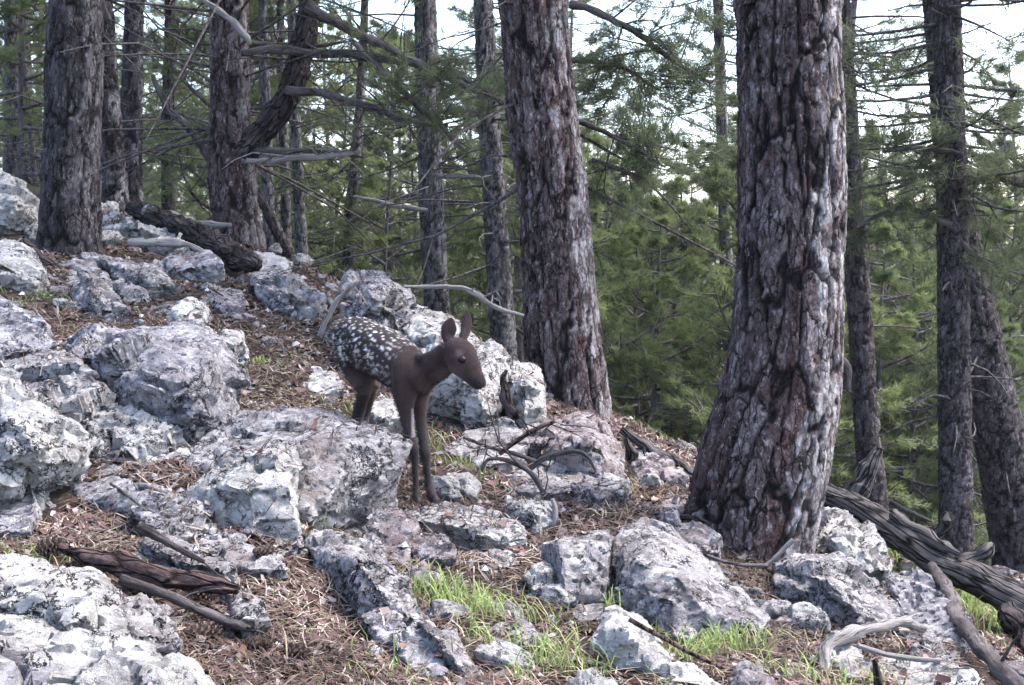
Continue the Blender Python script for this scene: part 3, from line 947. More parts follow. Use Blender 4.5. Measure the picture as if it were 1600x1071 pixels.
# ------------------------------------------------------------------ trees with barked trunks
def bark_trunk(path, rad, mat, seed, cell=0.075, depth=0.022, step=0.011, ztop_fine=3.0, pale=0.0, stretch=0.17, flare=None, pale_dir=(0.9, -0.35), pale_w=0.76):
    """Trunk with plates and furrows as real relief. path (k,3), rad (k,). Returns mesh-ready arrays about the base."""
    path = np.asarray(path, float)
    K = np.concatenate([path, np.asarray(rad, float)[:, None]], 1)
    L = np.linalg.norm(np.diff(path, axis=0), axis=1).sum()
    D = catmull(K, max(60, int(L / 0.02)))
    z = D[:, 2]
    keep, last = [], -9e9
    s = np.concatenate([[0], np.cumsum(np.linalg.norm(np.diff(D[:, :3], axis=0), axis=1))])
    zs = np.linspace(0, s[-1], max(4, int(s[-1] / step * 4)))
    sel = [0.0]
    while sel[-1] < s[-1]:
        zz = np.interp(sel[-1], s, z)
        sel.append(sel[-1] + (step if zz < ztop_fine else step * 9))
    sel = np.minimum(np.array(sel), s[-1])
    D = np.stack([np.interp(sel, s, D[:, c]) for c in range(4)], 1)
    n = len(D)
    rm = float(np.max(rad))
    seg = int(max(24, min(260, 2 * math.pi * float(np.median(rad)) / step)))
    V, faces = tube(D[:, :3], D[:, 3], seg, True, (1.0, 0.02, 0.0))
    cen = np.repeat(D[:, :3], seg, 0)
    out = V - cen
    rr = np.linalg.norm(out, axis=1)
    out = out / np.maximum(rr, 1e-6)[:, None]
    sl = np.repeat(sel, seg)
    th = np.arctan2(out[:, 1], out[:, 0])
    rmed = float(np.median(rad))
    P = np.stack([np.cos(th) * rmed, np.sin(th) * rmed, sl], 1)
    r = np.random.default_rng(seed)
    off = r.uniform(-30, 30, 3)
    W = np.stack([vnoise(P * np.array([9, 9, 2.6]) + off, seed), vnoise(P * np.array([9, 9, 2.6]) + off + 40, seed + 1), vnoise(P * np.array([7, 7, 5]) + off + 80, seed + 2)], 1) * np.array([0.022, 0.022, 0.07])
    W += np.stack([vnoise(P * np.array([34, 34, 18]) + off, seed + 41), vnoise(P * np.array([34, 34, 18]) + off + 40, seed + 42), vnoise(P * np.array([30, 30, 26]) + off + 80, seed + 43)], 1) * np.array([0.010, 0.010, 0.03])
    PW = P + W
    h1, cid, e1 = facets(PW * np.array([1, 1, stretch]), 1 / cell, seed)
    fur = (1 - sstep(e1, 0.02, 0.11))
    h2, gid, e2 = facets(PW * np.array([1, 1, stretch * 1.8]) + 11, 1 / (cell * 0.40), seed + 5)
    fur2 = 1 - sstep(e2, 0.0, 0.13)
    h3, hid, e3 = facets(PW * np.array([1, 1, 0.45]) + 5, 1 / (cell * 0.17), seed + 15)
    fine = fbm(P * np.array([42, 42, 20]) + off, 4, seed + 9, 0.65)
    big = fbm(P * np.array([6, 6, 2.0]) + off, 2, seed + 19)
    pd = out[:, 0] * pale_dir[0] + out[:, 1] * pale_dir[1]  # right flank: pale bark, with side light from the right painted in
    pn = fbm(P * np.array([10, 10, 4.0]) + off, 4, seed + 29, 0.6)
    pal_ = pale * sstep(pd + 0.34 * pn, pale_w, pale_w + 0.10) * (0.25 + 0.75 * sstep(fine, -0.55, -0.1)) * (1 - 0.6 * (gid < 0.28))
    d = depth * (1 - 0.5 * pal_) * (0.40 * (cid - 0.35) + 0.36 * h1 - 0.95 * fur) + depth * (1 - 0.65 * pal_) * (0.36 * (gid - 0.5) + 0.34 * h2 - 0.26 * fur2) + depth * (1 - 0.5 * pal_) * (0.20 * (hid - 0.5) + 0.16 * h3 + 0.14 * fine) + rmed * 0.03 * big
    if flare is not None:
        # root flare: lobes near the foot
        lob = sum(a * np.cos(th - t0) ** 8 * (np.cos(th - t0) > 0) for t0, a in flare)
        d = d + lob * np.exp(-sl / 0.22)
    V = V + out * d[:, None]
    A = dict(pale=pal_, plate=0.42 * cid + 0.36 * gid + 0.22 * hid, furrow=np.clip(fur * 1.1 + 0.2 * fur2, 0, 1) * 0.95)
    return V, faces, A


def px_path(rows, d, dz=None):
    """rows of (px, py, half-width px) at depth d -> points and radii."""
    P, r = [], []
    for row in rows:
        dd = row[3] if len(row) > 3 else d
        P.append(at(row[0], row[1], dd))
        r.append(row[2] / FPX * dd)
    return np.array(P), np.array(r)


def extend_up(P, r, height, rtop=0.05, bend=0.3, seed=0):
    """Carry a trunk on upwards beyond the last point."""
    rg = np.random.default_rng(seed)
    t = P[-1] - P[-2]
    t = t / np.linalg.norm(t)
    t = t * 0.6 + np.array([0, 0, 0.4])
    t /= np.linalg.norm(t)
    n = 4
    Q, rr = [], []
    for k in range(1, n + 1):
        Q.append(P[-1] + t * height * k / n + np.array([rg.normal() * bend * 0.2, rg.normal() * bend * 0.2, 0]) * k / n)
        rr.append(r[-1] + (rtop - r[-1]) * k / n)
    return np.concatenate([P, Q]), np.concatenate([r, rr])


# ---- foliage: bunches of needles as thin faces
def needles(P, Dr, n, length, width, rg, spread=0.75, tone=None):
    """n thin triangles per bunch at points P with directions Dr."""
    m = len(P)
    P = np.repeat(P, n, 0)
    Dn = np.repeat(Dr, n, 0) + rg.normal(size=(m * n, 3)) * spread
    Dn /= np.maximum(np.linalg.norm(Dn, axis=1)[:, None], 1e-6)
    side = np.cross(Dn, rg.normal(size=(m * n, 3)))
    side /= np.maximum(np.linalg.norm(side, axis=1)[:, None], 1e-6)
    ln = length * rg.uniform(0.6, 1.15, m * n)[:, None]
    base = P + rg.normal(size=P.shape) * length * 0.12
    w = width * rg.uniform(0.7, 1.2, m * n)[:, None]
    a = base - side * w * 0.5
    b_ = base + side * w * 0.5
    c_ = base + Dn * ln
    V = np.stack([a, b_, c_], 1).reshape(-1, 3)
    F = np.arange(m * n * 3).reshape(-1, 3)
    if tone is None:
        tone = rg.uniform(0, 1, m)
    T = np.repeat(tone, n * 3) * 0.7 + np.repeat(rg.uniform(0, 0.3, m * n), 3)
    return V, F, T


def bough(base, dirn, L, rg, wood, P, D, rad=0.02, droop=0.1, upturn=0.2, sub=10, tuft=6, live=0.35, flat=0.25, sublen=0.45):
    """One limb with side shoots; adds wood to the bag and needle bunch points to P, D."""
    n = 6
    t = np.linspace(0, 1, n)
    side = np.cross(dirn, [0, 0, 1.0])
    side /= max(np.linalg.norm(side), 1e-6)
    k1, k2 = rg.normal() * 0.12, rg.normal() * 0.10
    path = base + dirn * L * t[:, None] + side * (k1 * L * t ** 2)[:, None] + np.array([0, 0, 1]) * (L * (-droop * np.sin(t * 2.6) + upturn * t ** 3) + k2 * 0.3 * L * t * (1 - t))[:, None]
    V, F = tube(path, rad * (1 - 0.85 * t), 5, False)
    wood.add(V, F)
    for s in range(sub):
        u_ = live + (1 - live) * (s + rg.uniform(0, 0.8)) / sub
        u_ = min(u_, 0.995)
        i = int(u_ * (n - 1))
        f = u_ * (n - 1) - i
        p = path[i] * (1 - f) + path[min(i + 1, n - 1)] * f
        sg = 1 if (s % 2) else -1
        dd = dirn * rg.uniform(0.5, 1.0) + side * sg * rg.uniform(0.5, 1.1) + np.array([0, 0, 1]) * rg.normal() * flat
        dd /= np.linalg.norm(dd)
        l = sublen * L * (1.1 - 0.65 * u_) * rg.uniform(0.5, 1.2)
        q = p + dd * l + np.array([0, 0, 0.12 * l])
        mid = (p + q) / 2 + rg.normal(size=3) * 0.10 * l
        V, F = tube(np.array([p, mid, q]), np.array([rad * 0.32, rad * 0.22, rad * 0.08]), 3, False)
        wood.add(V, F)
        if tuft:
            w = np.sort(rg.uniform(0.25, 1.05, tuft))
            pts = p + (q - p) * w[:, None] + rg.normal(size=(tuft, 3)) * 0.10 * l * np.array([1, 1, 0.6])
            P.append(pts)
            D.append(np.tile(dd + np.array([0, 0, 0.45]), (tuft, 1)))


def crown_proto(seed, z0, z1, Lmax, nlimb, mat, shape='pine', ntuft=6, nn=9, nlen=0.15, nw=0.013, trunk_xy=lambda z: (0, 0), rad=0.028, sub=11, droop=0.05, flat=0.25):
    rg = np.random.default_rng(seed)
    wood, P, D = Bag(), [], []
    for k in range(nlimb):
        t = (k + rg.uniform(0, 1)) / nlimb
        z = z0 + (z1 - z0) * t
        if shape == 'pine':
            L = Lmax * (1 - 0.75 * t ** 1.4) * rg.uniform(0.6, 1.1)
        elif shape == 'cone':
            L = Lmax * (1.02 - t) * rg.uniform(0.75, 1.1) + 0.15
        else:
            L = Lmax * math.sqrt(max(0.05, 1 - (2 * t - 0.8) ** 2 * 0.8)) * rg.uniform(0.6, 1.1)
        a = k * 2.4 + rg.normal() * 0.7
        up = 0.05 + 0.5 * t ** 2 + rg.normal() * (0.12 if shape == 'pine' else 0.28)
        L *= rg.uniform(0.7, 1.15)
        dv = np.array([math.cos(a), math.sin(a), up])
        dv /= np.linalg.norm(dv)
        x, y = trunk_xy(z)
        bough(np.array([x, y, z]), dv, L, rg, wood, P, D, rad * (1.1 - 0.6 * t), droop, 0.16, sub, ntuft, flat=flat)
    P = np.concatenate(P)
    D = np.concatenate(D)
    tone = np.clip(0.5 + 0.5 * vnoise(P * 1.1, seed) + 0.25 * vnoise(P * 3.0, seed + 1), 0, 1)
    V, F, T = needles(P, D, nn, nlen, nw, rg, 0.7, tone)
    fol = make_mesh("crown", V, [F], M[mat], False, {"tone": T})
    return fol, wood


def tube_trunk(H, r0, seed, seg=12, lean=0.3):
    rg = np.random.default_rng(seed)
    k = 7
    z = np.linspace(-0.6, H, k)
    P = np.stack([rg.normal(size=k) * lean * 0.12 * np.linspace(0, 1, k), rg.normal(size=k) * lean * 0.12 * np.linspace(0, 1, k), z], 1)
    D = catmull(P, 46)
    t = np.linspace(0, 1, 46)
    rad = r0 * ((1 - 0.9 * t) + 0.35 * np.exp(-t * 26))
    V, F = tube(D, rad, seg, False, (1, 0.02, 0))
    off = V - np.repeat(D, seg, 0)
    nz = fbm(V * np.array([12, 12, 2.5]), 3, seed, 0.6)
    V = V + off * (0.10 * nz)[:, None]
    return V, F, (lambda zz: (float(np.interp(zz, D[:, 2], D[:, 0])), float(np.interp(zz, D[:, 2], D[:, 1]))))


def dead_twigs(bag, xy, z0, z1, n, lmax, rg, rad=0.010, rtr=0.1):
    for k in range(n):
        z = rg.uniform(z0, z1)
        a = rg.uniform(0, 2 * math.pi)
        L = lmax * rg.uniform(0.25, 1.0)
        x, y = xy(z)
        dv = np.array([math.cos(a), math.sin(a), rg.normal() * 0.25 - 0.05])
        s = np.array([x, y, z])
        pts = np.array([s, s + dv * L * 0.5 + rg.normal(size=3) * 0.05 * L, s + dv * L + rg.normal(size=3) * 0.12 * L + np.array([0, 0, -0.10 * L])])
        V, F = tube(catmull(pts, 5), rad * np.linspace(1.2, 0.35, 5) * (0.6 + 0.6 * L / lmax), 4, False)
        bag.add(V, F)
        for j in range(rg.integers(0, 4)):
            u_ = rg.uniform(0.4, 0.95)
            p = s + (pts[2] - s) * u_
            dd = dv + rg.normal(size=3) * 0.6
            q = p + dd / np.linalg.norm(dd) * L * rg.uniform(0.15, 0.4)
            V, F = tube(np.array([p, q]), np.array([rad * 0.5, rad * 0.2]), 3, False)
            bag.add(V, F)


# ---- prototypes of the trees of the wood behind
class Proto:
    pass


protos = []


def make_proto(seed, H, r0, z0, Lmax, nlimb, mat, shape, ntwig, twz, twl, **k):
    V, F, xy = tube_trunk(H, r0, seed)
    bag = Bag()
    bag.add(V, F)
    rg = np.random.default_rng(seed + 5)
    fol = None
    if nlimb:
        fol, wood = crown_proto(seed + 1, z0, H * 0.99, Lmax, nlimb, mat, shape, trunk_xy=xy, **k)
        Vw = np.concatenate(wood.V)
        bag.add(Vw, [np.concatenate(f) for f in wood.F.values()])
    dead_twigs(bag, xy, twz[0], twz[1], ntwig, twl, rg)
    p = Proto()
    p.trunk = bag.mesh("trunk", M['far_bark'])
    p.crown = fol
    p.H = H
    protos.append(p)
    return p


P_TALL = [make_proto(11, 13.5, 0.17, 4.2, 2.6, 46, 'needles', 'pine', 26, (1.0, 5.0), 1.5, ntuft=7, nn=9),
          make_proto(12, 15.0, 0.20, 5.0, 2.9, 46, 'needles', 'pine', 30, (1.2, 6.0), 1.8, ntuft=7, nn=9),
          make_proto(13, 11.5, 0.14, 3.0, 2.3, 44, 'needles', 'pine', 22, (0.8, 4.0), 1.3, ntuft=7, nn=9)]
P_MID = [make_proto(21, 8.5, 0.11, 1.3, 2.0, 46, 'needles', 'round', 10, (0.5, 2.0), 0.9, ntuft=8, nn=11, nlen=0.105, nw=0.010, flat=0.42),
         make_proto(22, 7.0, 0.09, 0.9, 1.8, 44, 'needles', 'cone', 10, (0.4, 1.5), 0.8, ntuft=8, nn=11, nlen=0.105, nw=0.010, flat=0.42)]
P_YOUNG = [make_proto(31, 4.6, 0.06, 0.25, 1.5, 40, 'needles_young', 'round', 4, (0.3, 1.0), 0.5, ntuft=8, nn=10, nlen=0.095, nw=0.009, sub=11, flat=0.5),
           make_proto(32, 3.6, 0.05, 0.2, 1.3, 34, 'needles_young', 'cone', 4, (0.3, 1.0), 0.5, ntuft=8, nn=10, nlen=0.09, nw=0.009, sub=11, flat=0.5)]
P_BARE = [make_proto(41, 8.0, 0.055, 5.0, 1.2, 14, 'needles', 'pine', 60, (0.4, 6.0), 0.9, ntuft=5, nn=8),
          make_proto(42, 6.5, 0.045, 4.5, 0.9, 10, 'needles', 'pine', 55, (0.3, 5.0), 0.8, ntuft=5, nn=8)]
print("protos", time.time() - T0, [len(p.crown.polygons) for p in protos])

# separate crowns carried by the named trunks
CROWNS = []
for sd_, L_ in ((51, 2.4), (52, 2.1), (53, 1.8)):
    fol, wood = crown_proto(sd_, 0.0, 5.5, L_, 40, 'needles', 'pine', ntuft=7, nn=9)
    CROWNS.append((fol, wood.mesh("bough", M['limb_bark'])))


def fat_limb(parent, rows, d, mat='limb_bark', name="limb", seg=9, root=None, twigs=0, seed=1, lump=0.18, label=None, twl=0.35, bark=0.0, dense=8, spray=False):
    P, r = px_path(rows, d)
    K = catmull(np.concatenate([P, r[:, None]], 1), max(12, dense * len(P)))
    jw = np.stack([vnoise(K[:, :3] * 5 + 7 * k, seed + 70 + k) for k in range(3)], 1) * 0.6 + np.stack([vnoise(K[:, :3] * 17 + 7 * k, seed + 80 + k) for k in range(3)], 1) * 0.25
    if not bark:
        K[:, :3] += jw * np.maximum(K[:, 3], 0.006)[:, None]
        K[:, 3] *= 1 + 0.14 * vnoise(K[:, :3] * 13, seed + 90)
    V, F = tube(K[:, :3], np.maximum(K[:, 3], 0.002), seg)
    off = V - np.repeat(K[:, :3], seg, 0)
    bco = np.stack([np.tile(np.cos(np.linspace(0, 2 * math.pi, seg, endpoint=False)), len(K)) * np.repeat(K[:, 3], seg), np.tile(np.sin(np.linspace(0, 2 * math.pi, seg, endpoint=False)), len(K)) * np.repeat(K[:, 3], seg), np.repeat(np.concatenate([[0], np.cumsum(np.linalg.norm(np.diff(K[:, :3], axis=0), axis=1))]), seg) + seed], 1)
    V = V + off * (lump * fbm(V * 14, 3, seed))[:, None] + 0.15 * np.repeat(K[:, 3], seg)[:, None] * np.stack([vnoise(V * 4, seed + k) for k in range(3)], 1)
    if bark:
        rm = float(K[:, 3].mean())
        sl = np.repeat(np.concatenate([[0], np.cumsum(np.linalg.norm(np.diff(K[:, :3], axis=0), axis=1))]), seg)
        tt = np.tile(np.linspace(0, 2 * math.pi, seg, endpoint=False), len(K))
        Q = np.stack([np.cos(tt) * rm, np.sin(tt) * rm, sl], 1)
        Q = Q + np.stack([vnoise(Q * 16, seed + 61), vnoise(Q * 16, seed + 62), vnoise(Q * 9, seed + 63)], 1) * np.array([0.016, 0.016, 0.04])
        h1, c1, e1 = facets(Q * np.array([1, 1, 0.12]), 1 / 0.06, seed)
        h2, c2, e2 = facets(Q * np.array([1, 1, 0.4]), 1 / 0.02, seed + 3)
        dd = bark * (0.9 * (c1 - 0.6) + 0.4 * h1 - 0.8 * (1 - sstep(e1, 0.02, 0.2)) + 0.3 * h2 + 0.3 * (c2 - 0.5)) + bark * 0.8 * fbm(Q * np.array([9, 9, 3]), 3, seed + 7)
        V = V + off / np.maximum(np.linalg.norm(off, axis=1)[:, None], 1e-6) * dd[:, None]
    bag = Bag()
    bag.add(V, F, bco=bco)
    SP, SD = [], []
    rg = np.random.default_rng(seed)
    for k in range(twigs):
        i = rg.integers(len(K) // 4, len(K))
        dv = rg.normal(size=3) * np.array([1, 0.8, 0.7])
        dv /= np.linalg.norm(dv)
        L = twl * rg.uniform(0.3, 1.2)
        p = K[i, :3]
        pts = catmull(np.array([p, p + dv * L * 0.5 + rg.normal(size=3) * 0.06 * L, p + dv * L + rg.normal(size=3) * 0.15 * L]), 5)
        V, F = tube(pts, min(0.008, max(0.003, K[i, 3] * 0.4)) * np.linspace(1, 0.3, 5), 4, False)
        bag.add(V, F, bco=V)
        if spray:
            w = rg.uniform(0.25, 1.0, 7)
            SP.append(pts[(w * 4).astype(int)] + rg.normal(size=(7, 3)) * 0.04)
            SD.append(np.tile(dv + np.array([0, 0, 0.5]), (7, 1)))
        for j in range(rg.integers(0, 3)):
            q0_ = pts[rg.integers(1, 4)]
            dj = dv + rg.normal(size=3) * 0.7
            q1_ = q0_ + dj / np.linalg.norm(dj) * L * rg.uniform(0.2, 0.5)
            V, F = tube(np.array([q0_, (q0_ + q1_) / 2 + rg.normal(size=3) * 0.02, q1_]), np.array([0.004, 0.003, 0.002]), 3, False)
            bag.add(V, F, bco=V)
            if spray:
                SP.append(q0_ + (q1_ - q0_) * rg.uniform(0.3, 1.0, (3, 1)))
                SD.append(np.tile(dj / np.linalg.norm(dj) + np.array([0, 0, 0.4]), (3, 1)))
    o0 = np.array(parent.location) if parent is not None else P[0]
    o = obj(name, bag.mesh(name, M[mat], origin=o0), parent, None if parent is not None else o0)
    if label:
        o["label"] = label
    if spray and SP:
        P_ = np.concatenate(SP)
        V, F, T = needles(P_, np.concatenate(SD), 16, 0.11, 0.0055, rg, 0.65)
        n_ = obj("needle_spray", make_mesh("needle_spray", V - o0, [F], M['needles'], False, {"tone": T}), parent)
        n_["kind"] = "stuff"
    return o


def named_tree(label, rows, d, mat='bark', seed=1, up=6.0, crown=None, crown_dz=2.0, crown_s=1.0, cell=0.075, depth=0.022, step=0.011, pale=0.0, group=None, sink=0.35, twigs=0, twl=0.8, flare=None, stretch=0.17, rot=0.0, twz=None, cat="tree", name="pine_tree", pale_w=0.76):
    P, r = px_path(rows, d)
    if P[0][2] > P[-1][2]:
        P, r = P[::-1], r[::-1]
    base = P[0] + (P[0] - P[1]) / np.linalg.norm(P[1] - P[0]) * sink
    P = np.concatenate([[base], P])
    r = np.concatenate([[r[0] * 1.06], r])
    top_vis = P[-1].copy()
    if up:
        P, r = extend_up(P, r, up, 0.05, 0.3, seed)
    zt = 1.0 + 0.25 * d
    V, F, A = bark_trunk(P, r, mat, seed, cell, depth, step, zt, pale, stretch, flare, pale_w=pale_w)
    root = empty(name, P[1])
    tag(root, label, cat, group)
    o = obj("trunk", make_mesh("trunk", V - P[1], F, M[mat], True, A), root)
    if crown is not None:
        fol, wood = CROWNS[crown]
        k = np.searchsorted(P[:, 2], top_vis[2] + crown_dz)
        xy = [float(np.interp(top_vis[2] + crown_dz, P[:, 2], P[:, c])) for c in (0, 1)]
        for nm, me in (("crown", fol), ("bough", wood)):
            c_ = obj(nm, me, root)
            c_.location = Vector((xy[0], xy[1], top_vis[2] + crown_dz)) - root.location
            c_.scale = (crown_s,) * 3
            c_.rotation_euler = (0, 0, rot)
    if twigs:
        bag = Bag()
        rg = np.random.default_rng(seed + 3)
        xy = lambda zz: (float(np.interp(zz, P[:, 2], P[:, 0])), float(np.interp(zz, P[:, 2], P[:, 1])))
        z0, z1 = twz if twz else (P[1][2] + 0.8, top_vis[2] + 0.5)
        dead_twigs(bag, xy, z0, z1, twigs, twl, rg, 0.011)
        tw = obj("dead_twig_spray", bag.mesh("dead_twig_spray", M['limb_bark'], origin=P[1]), root)
        tw["kind"] = "stuff"
    return root, P, r


# ---- the trees that stand out in the photograph
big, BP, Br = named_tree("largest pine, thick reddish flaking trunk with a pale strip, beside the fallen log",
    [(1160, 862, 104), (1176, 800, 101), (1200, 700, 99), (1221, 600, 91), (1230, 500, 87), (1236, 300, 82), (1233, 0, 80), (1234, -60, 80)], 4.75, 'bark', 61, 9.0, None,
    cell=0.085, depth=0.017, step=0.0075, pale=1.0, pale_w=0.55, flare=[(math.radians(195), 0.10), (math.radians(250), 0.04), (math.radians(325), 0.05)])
mid, MP, Mr = named_tree("second thickest pine, deeply furrowed leaning trunk on the crest behind the fawn's head",
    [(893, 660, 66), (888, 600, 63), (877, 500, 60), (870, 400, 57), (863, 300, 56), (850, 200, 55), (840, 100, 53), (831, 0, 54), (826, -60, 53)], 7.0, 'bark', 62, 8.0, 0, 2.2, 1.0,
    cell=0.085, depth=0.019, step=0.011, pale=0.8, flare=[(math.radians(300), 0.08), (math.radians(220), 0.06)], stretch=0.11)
t1, _, _ = named_tree("thick dark grey pine at the upper left, its foot on the reddish litter",
    [(108, 402, 48), (110, 350, 46), (114, 200, 44), (119, 0, 41), (120, -50, 41)], 8.0, 'bark_grey', 63, 7.0, 1, 1.6, 1.0, cell=0.10, depth=0.017, step=0.013, pale=0.35, flare=[(math.radians(200), 0.08), (math.radians(310), 0.07)])
t1b, T1BP, _ = named_tree("slim leaning pine close behind the thick dark left pine",
    [(184, 335, 24), (180, 300, 20), (172, 200, 18), (163, 0, 13), (161, -50, 13)], 10.5, 'bark_grey', 64, 6.0, 2, 2.2, 0.9, cell=0.08, depth=0.02, step=0.016, pale=0.9)
t2, T2P, _ = named_tree("slim straight grey pine right of the slim leaning pine at upper left",
    [(203, 325, 24), (204, 290, 19), (206, 150, 17), (210, 0, 15), (211, -50, 15)], 12.0, 'bark_grey', 65, 6.0, 0, 1.5, 0.9, cell=0.08, depth=0.02, step=0.018, pale=0.6)
fork, FKP, _ = named_tree("forked reddish pine on the crest with a thick bent side limb",
    [(372, 372, 40), (368, 340, 37), (362, 250, 37), (360, 200, 32), (357, 0, 29), (356, -50, 29)], 9.3, 'bark', 66, 7.0, 1, 1.4, 1.0, cell=0.085, depth=0.019, step=0.014, pale=0.5, flare=[(math.radians(280), 0.06)])
pale_t, TPP, _ = named_tree("pale grey slender pine behind the fawn's back, left of the middle pine",
    [(684, 500, 21), (680, 430, 20), (672, 250, 19), (664, 0, 17), (662, -50, 17)], 13.0, 'bark_light', 67, 5.0, 0, 1.2, 1.0, cell=0.08, depth=0.02, step=0.019, pale=1.0, twigs=9, twl=1.1)
t5, T5P, _ = named_tree("dim grey slightly leaning pine just left of the middle pine",
    [(788, 560, 21), (783, 480, 20), (768, 250, 18), (755, 0, 15), (752, -50, 15)], 12.3, 'bark_light', 68, 5.0, 1, 1.0, 0.9, cell=0.08, depth=0.02, step=0.019, pale=0.5, twigs=12, twl=0.9)
t8, T8P, _ = named_tree("thin pale pine half hidden behind the largest pine's left side",
    [(1146, 600, 12), (1138, 500, 11), (1130, 250, 9.5), (1122, 0, 8), (1120, -50, 8)], 15.0, 'bark_light', 69, 4.0, 2, 0.3, 0.9, cell=0.07, depth=0.015, step=0.022, pale=1.0, twigs=14, twl=1.2)
t9, T9P, _ = named_tree("slim leaning dark pine just right of the largest pine, behind the broken stump",
    [(1364, 770, 22), (1356, 690, 20), (1344, 500, 19), (1328, 250, 17), (1314, 0, 14), (1311, -50, 14)], 11.0, 'bark_mid', 70, 5.0, 2, 1.6, 0.9, cell=0.07, depth=0.018, step=0.017, pale=0.0, twigs=10, twl=0.9)
t10, T10P, _ = named_tree("straight dark pine at the right, beyond the fallen log, ringed with short dead twigs",
    [(1494, 860, 27), (1492, 700, 25), (1489, 400, 24), (1480, 0, 21), (1479, -50, 21)], 9.0, 'bark_mid', 71, 6.0, 0, 1.5, 1.0, cell=0.055, depth=0.013, step=0.013, pale=0.0, twigs=46, twl=0.75, stretch=0.4)
t11, T11P, _ = named_tree("leaning scaly pine at the right edge beyond the fallen log",
    [(1612, 960, 46), (1598, 880, 43), (1565, 700, 39), (1537, 560, 34), (1512, 430, 30), (1490, 280, 25), (1470, 100, 20), (1458, -40, 18)], 10.0, 'bark_mid', 72, 4.0, 1, 1.2, 0.8, cell=0.07, depth=0.022, step=0.015, pale=0.0, twigs=26, twl=0.9, stretch=0.3)
t12, _, _ = named_tree("slim grey pine at the far left, beyond the whitish boulder",
    [(22, 300, 15), (22, 200, 13), (18, 0, 11), (17, -50, 11)], 14.0, 'bark_light', 73, 5.0, 2, 0.8, 0.9, cell=0.07, depth=0.018, step=0.021, pale=0.3, twigs=8)
t13, _, _ = named_tree("thin pole-like pine between the far left pine and the thick dark one",
    [(46, 300, 9), (43, 180, 8), (40, 0, 7), (39, -50, 7)], 16.5, 'bark_light', 74, 4.0, 2, 0.4, 0.7, cell=0.07, depth=0.012, step=0.025, pale=0.6, twigs=6)
t14, _, _ = named_tree("slim dim pine seen between the left group and the forked pine",
    [(262, 330, 10), (262, 200, 9.5), (266, 0, 8), (267, -50, 8)], 16.0, 'bark_grey', 75, 4.0, 0, 0.4, 0.8, cell=0.07, depth=0.012, step=0.025, pale=0.2, twigs=8)
for k, (lab, rows, d, pl) in enumerate([
        ("thin bare pole leaning against the thin poles right of the forked pine", [(474, 440, 11), (440, 375, 10), (404, 305, 7), (396, 285, 6)], 10.5, 0.2),
        ("thin pale pole trunk right of the forked pine, nearest it", [(428, 430, 11), (420, 330, 10), (415, 180, 9), (410, 0, 7)], 13.0, 0.7),
        ("thin grey pole trunk in the middle of the cluster beside the forked pine", [(448, 440, 8), (446, 300, 8), (441, 150, 7), (438, 0, 6)], 14.5, 0.4),
        ("thin pale pole trunk, outermost of the cluster beside the forked pine", [(474, 450, 10), (467, 300, 9), (460, 150, 8), (455, 0, 7)], 14.0, 0.9),
        ("thin dim pole trunk of a pine left of the pale slender pine", [(543, 440, 10), (548, 330, 9), (560, 200, 8), (570, 0, 6)], 15.5, 0.5)]):
    named_tree(lab, rows, d, 'bark_light' if pl > 0.3 else 'bark_grey', 80 + k, 3.0 if k else 0, 2 if k else None, 0.2, 0.6, cell=0.06, depth=0.010, step=0.022, pale=pl, twigs=8 if k else 3, twl=0.6)

# limbs of the named trees
fat_limb(fork, [(372, 245, 24), (392, 222, 22), (422, 188, 20), (448, 152, 20), (466, 105, 19), (478, 50, 18), (485, 0, 17), (492, -90, 15), (505, -220, 10)], 9.25, 'log_bark', seg=44, seed=3, bark=0.007, dense=20, label="thick bent side limb")
fat_limb(fork, [(378, 82, 7.2), (430, 78, 7.2), (500, 82, 6.4), (560, 88, 6.4), (640, 98, 5.6), (700, 112, 4.8), (760, 142, 4.0), (812, 176, 2.4)], 9.1, seed=4, twigs=22, twl=0.5)
fat_limb(fork, [(380, 70, 4.8), (420, 68, 4.8), (480, 72, 4.0), (540, 66, 2.4)], 9.4, seed=5, twigs=10, twl=0.5)
fat_limb(fork, [(480, 5, 9.6), (510, 22, 8.8), (560, 52, 8.0), (610, 76, 7.2), (660, 102, 6.4), (720, 132, 4.8), (800, 166, 3.2)], 9.0, seed=6, twigs=25, spray=True, twl=0.5)
fat_limb(fork, [(448, 138, 7.2), (500, 146, 6.4), (560, 162, 5.6), (620, 182, 4.8), (700, 196, 2.4)], 9.1, seed=7, twigs=19, twl=0.5)
fat_limb(fork, [(545, 60, 4.0), (590, 105, 5.6), (640, 155, 4.8), (680, 190, 4.0), (725, 235, 2.4)], 8.95, seed=8, twigs=15, spray=True, twl=0.5)
fat_limb(fork, [(385, 234, 4.8), (440, 233, 4.8), (510, 236, 4.0), (570, 246, 2.4)], 9.2, seed=9, twigs=7, twl=0.5)
fat_limb(fork, [(385, 251, 4.8), (440, 249, 4.8), (500, 243, 4.8), (562, 237, 3.2)], 9.1, 'grey_wood', seed=10, twigs=5, twl=0.5)
fat_limb(fork, [(345, 260, 7.2), (318, 232, 6.4), (290, 195, 5.6), (262, 165, 4.8), (236, 118, 4.0)], 9.4, seed=11, twigs=10, twl=0.5)
fat_limb(fork, [(392, 70, 3.2), (385, 58, 5.6), (362, 30, 5.6), (332, 8, 4.8), (290, -20, 4.0)], 9.0, 'grey_wood', seed=12)
fat_limb(mid, [(895, 190, 4.8), (940, 205, 4.0), (1000, 235, 3.2), (1040, 262, 1.6)], 7.1, seed=13, twigs=15, spray=True, twl=0.5)
fat_limb(mid, [(890, 5, 6.4), (940, 20, 5.6), (990, 48, 4.8), (1040, 88, 4.0), (1112, 132, 2.4)], 7.3, seed=14, twigs=17, spray=True, twl=0.5)
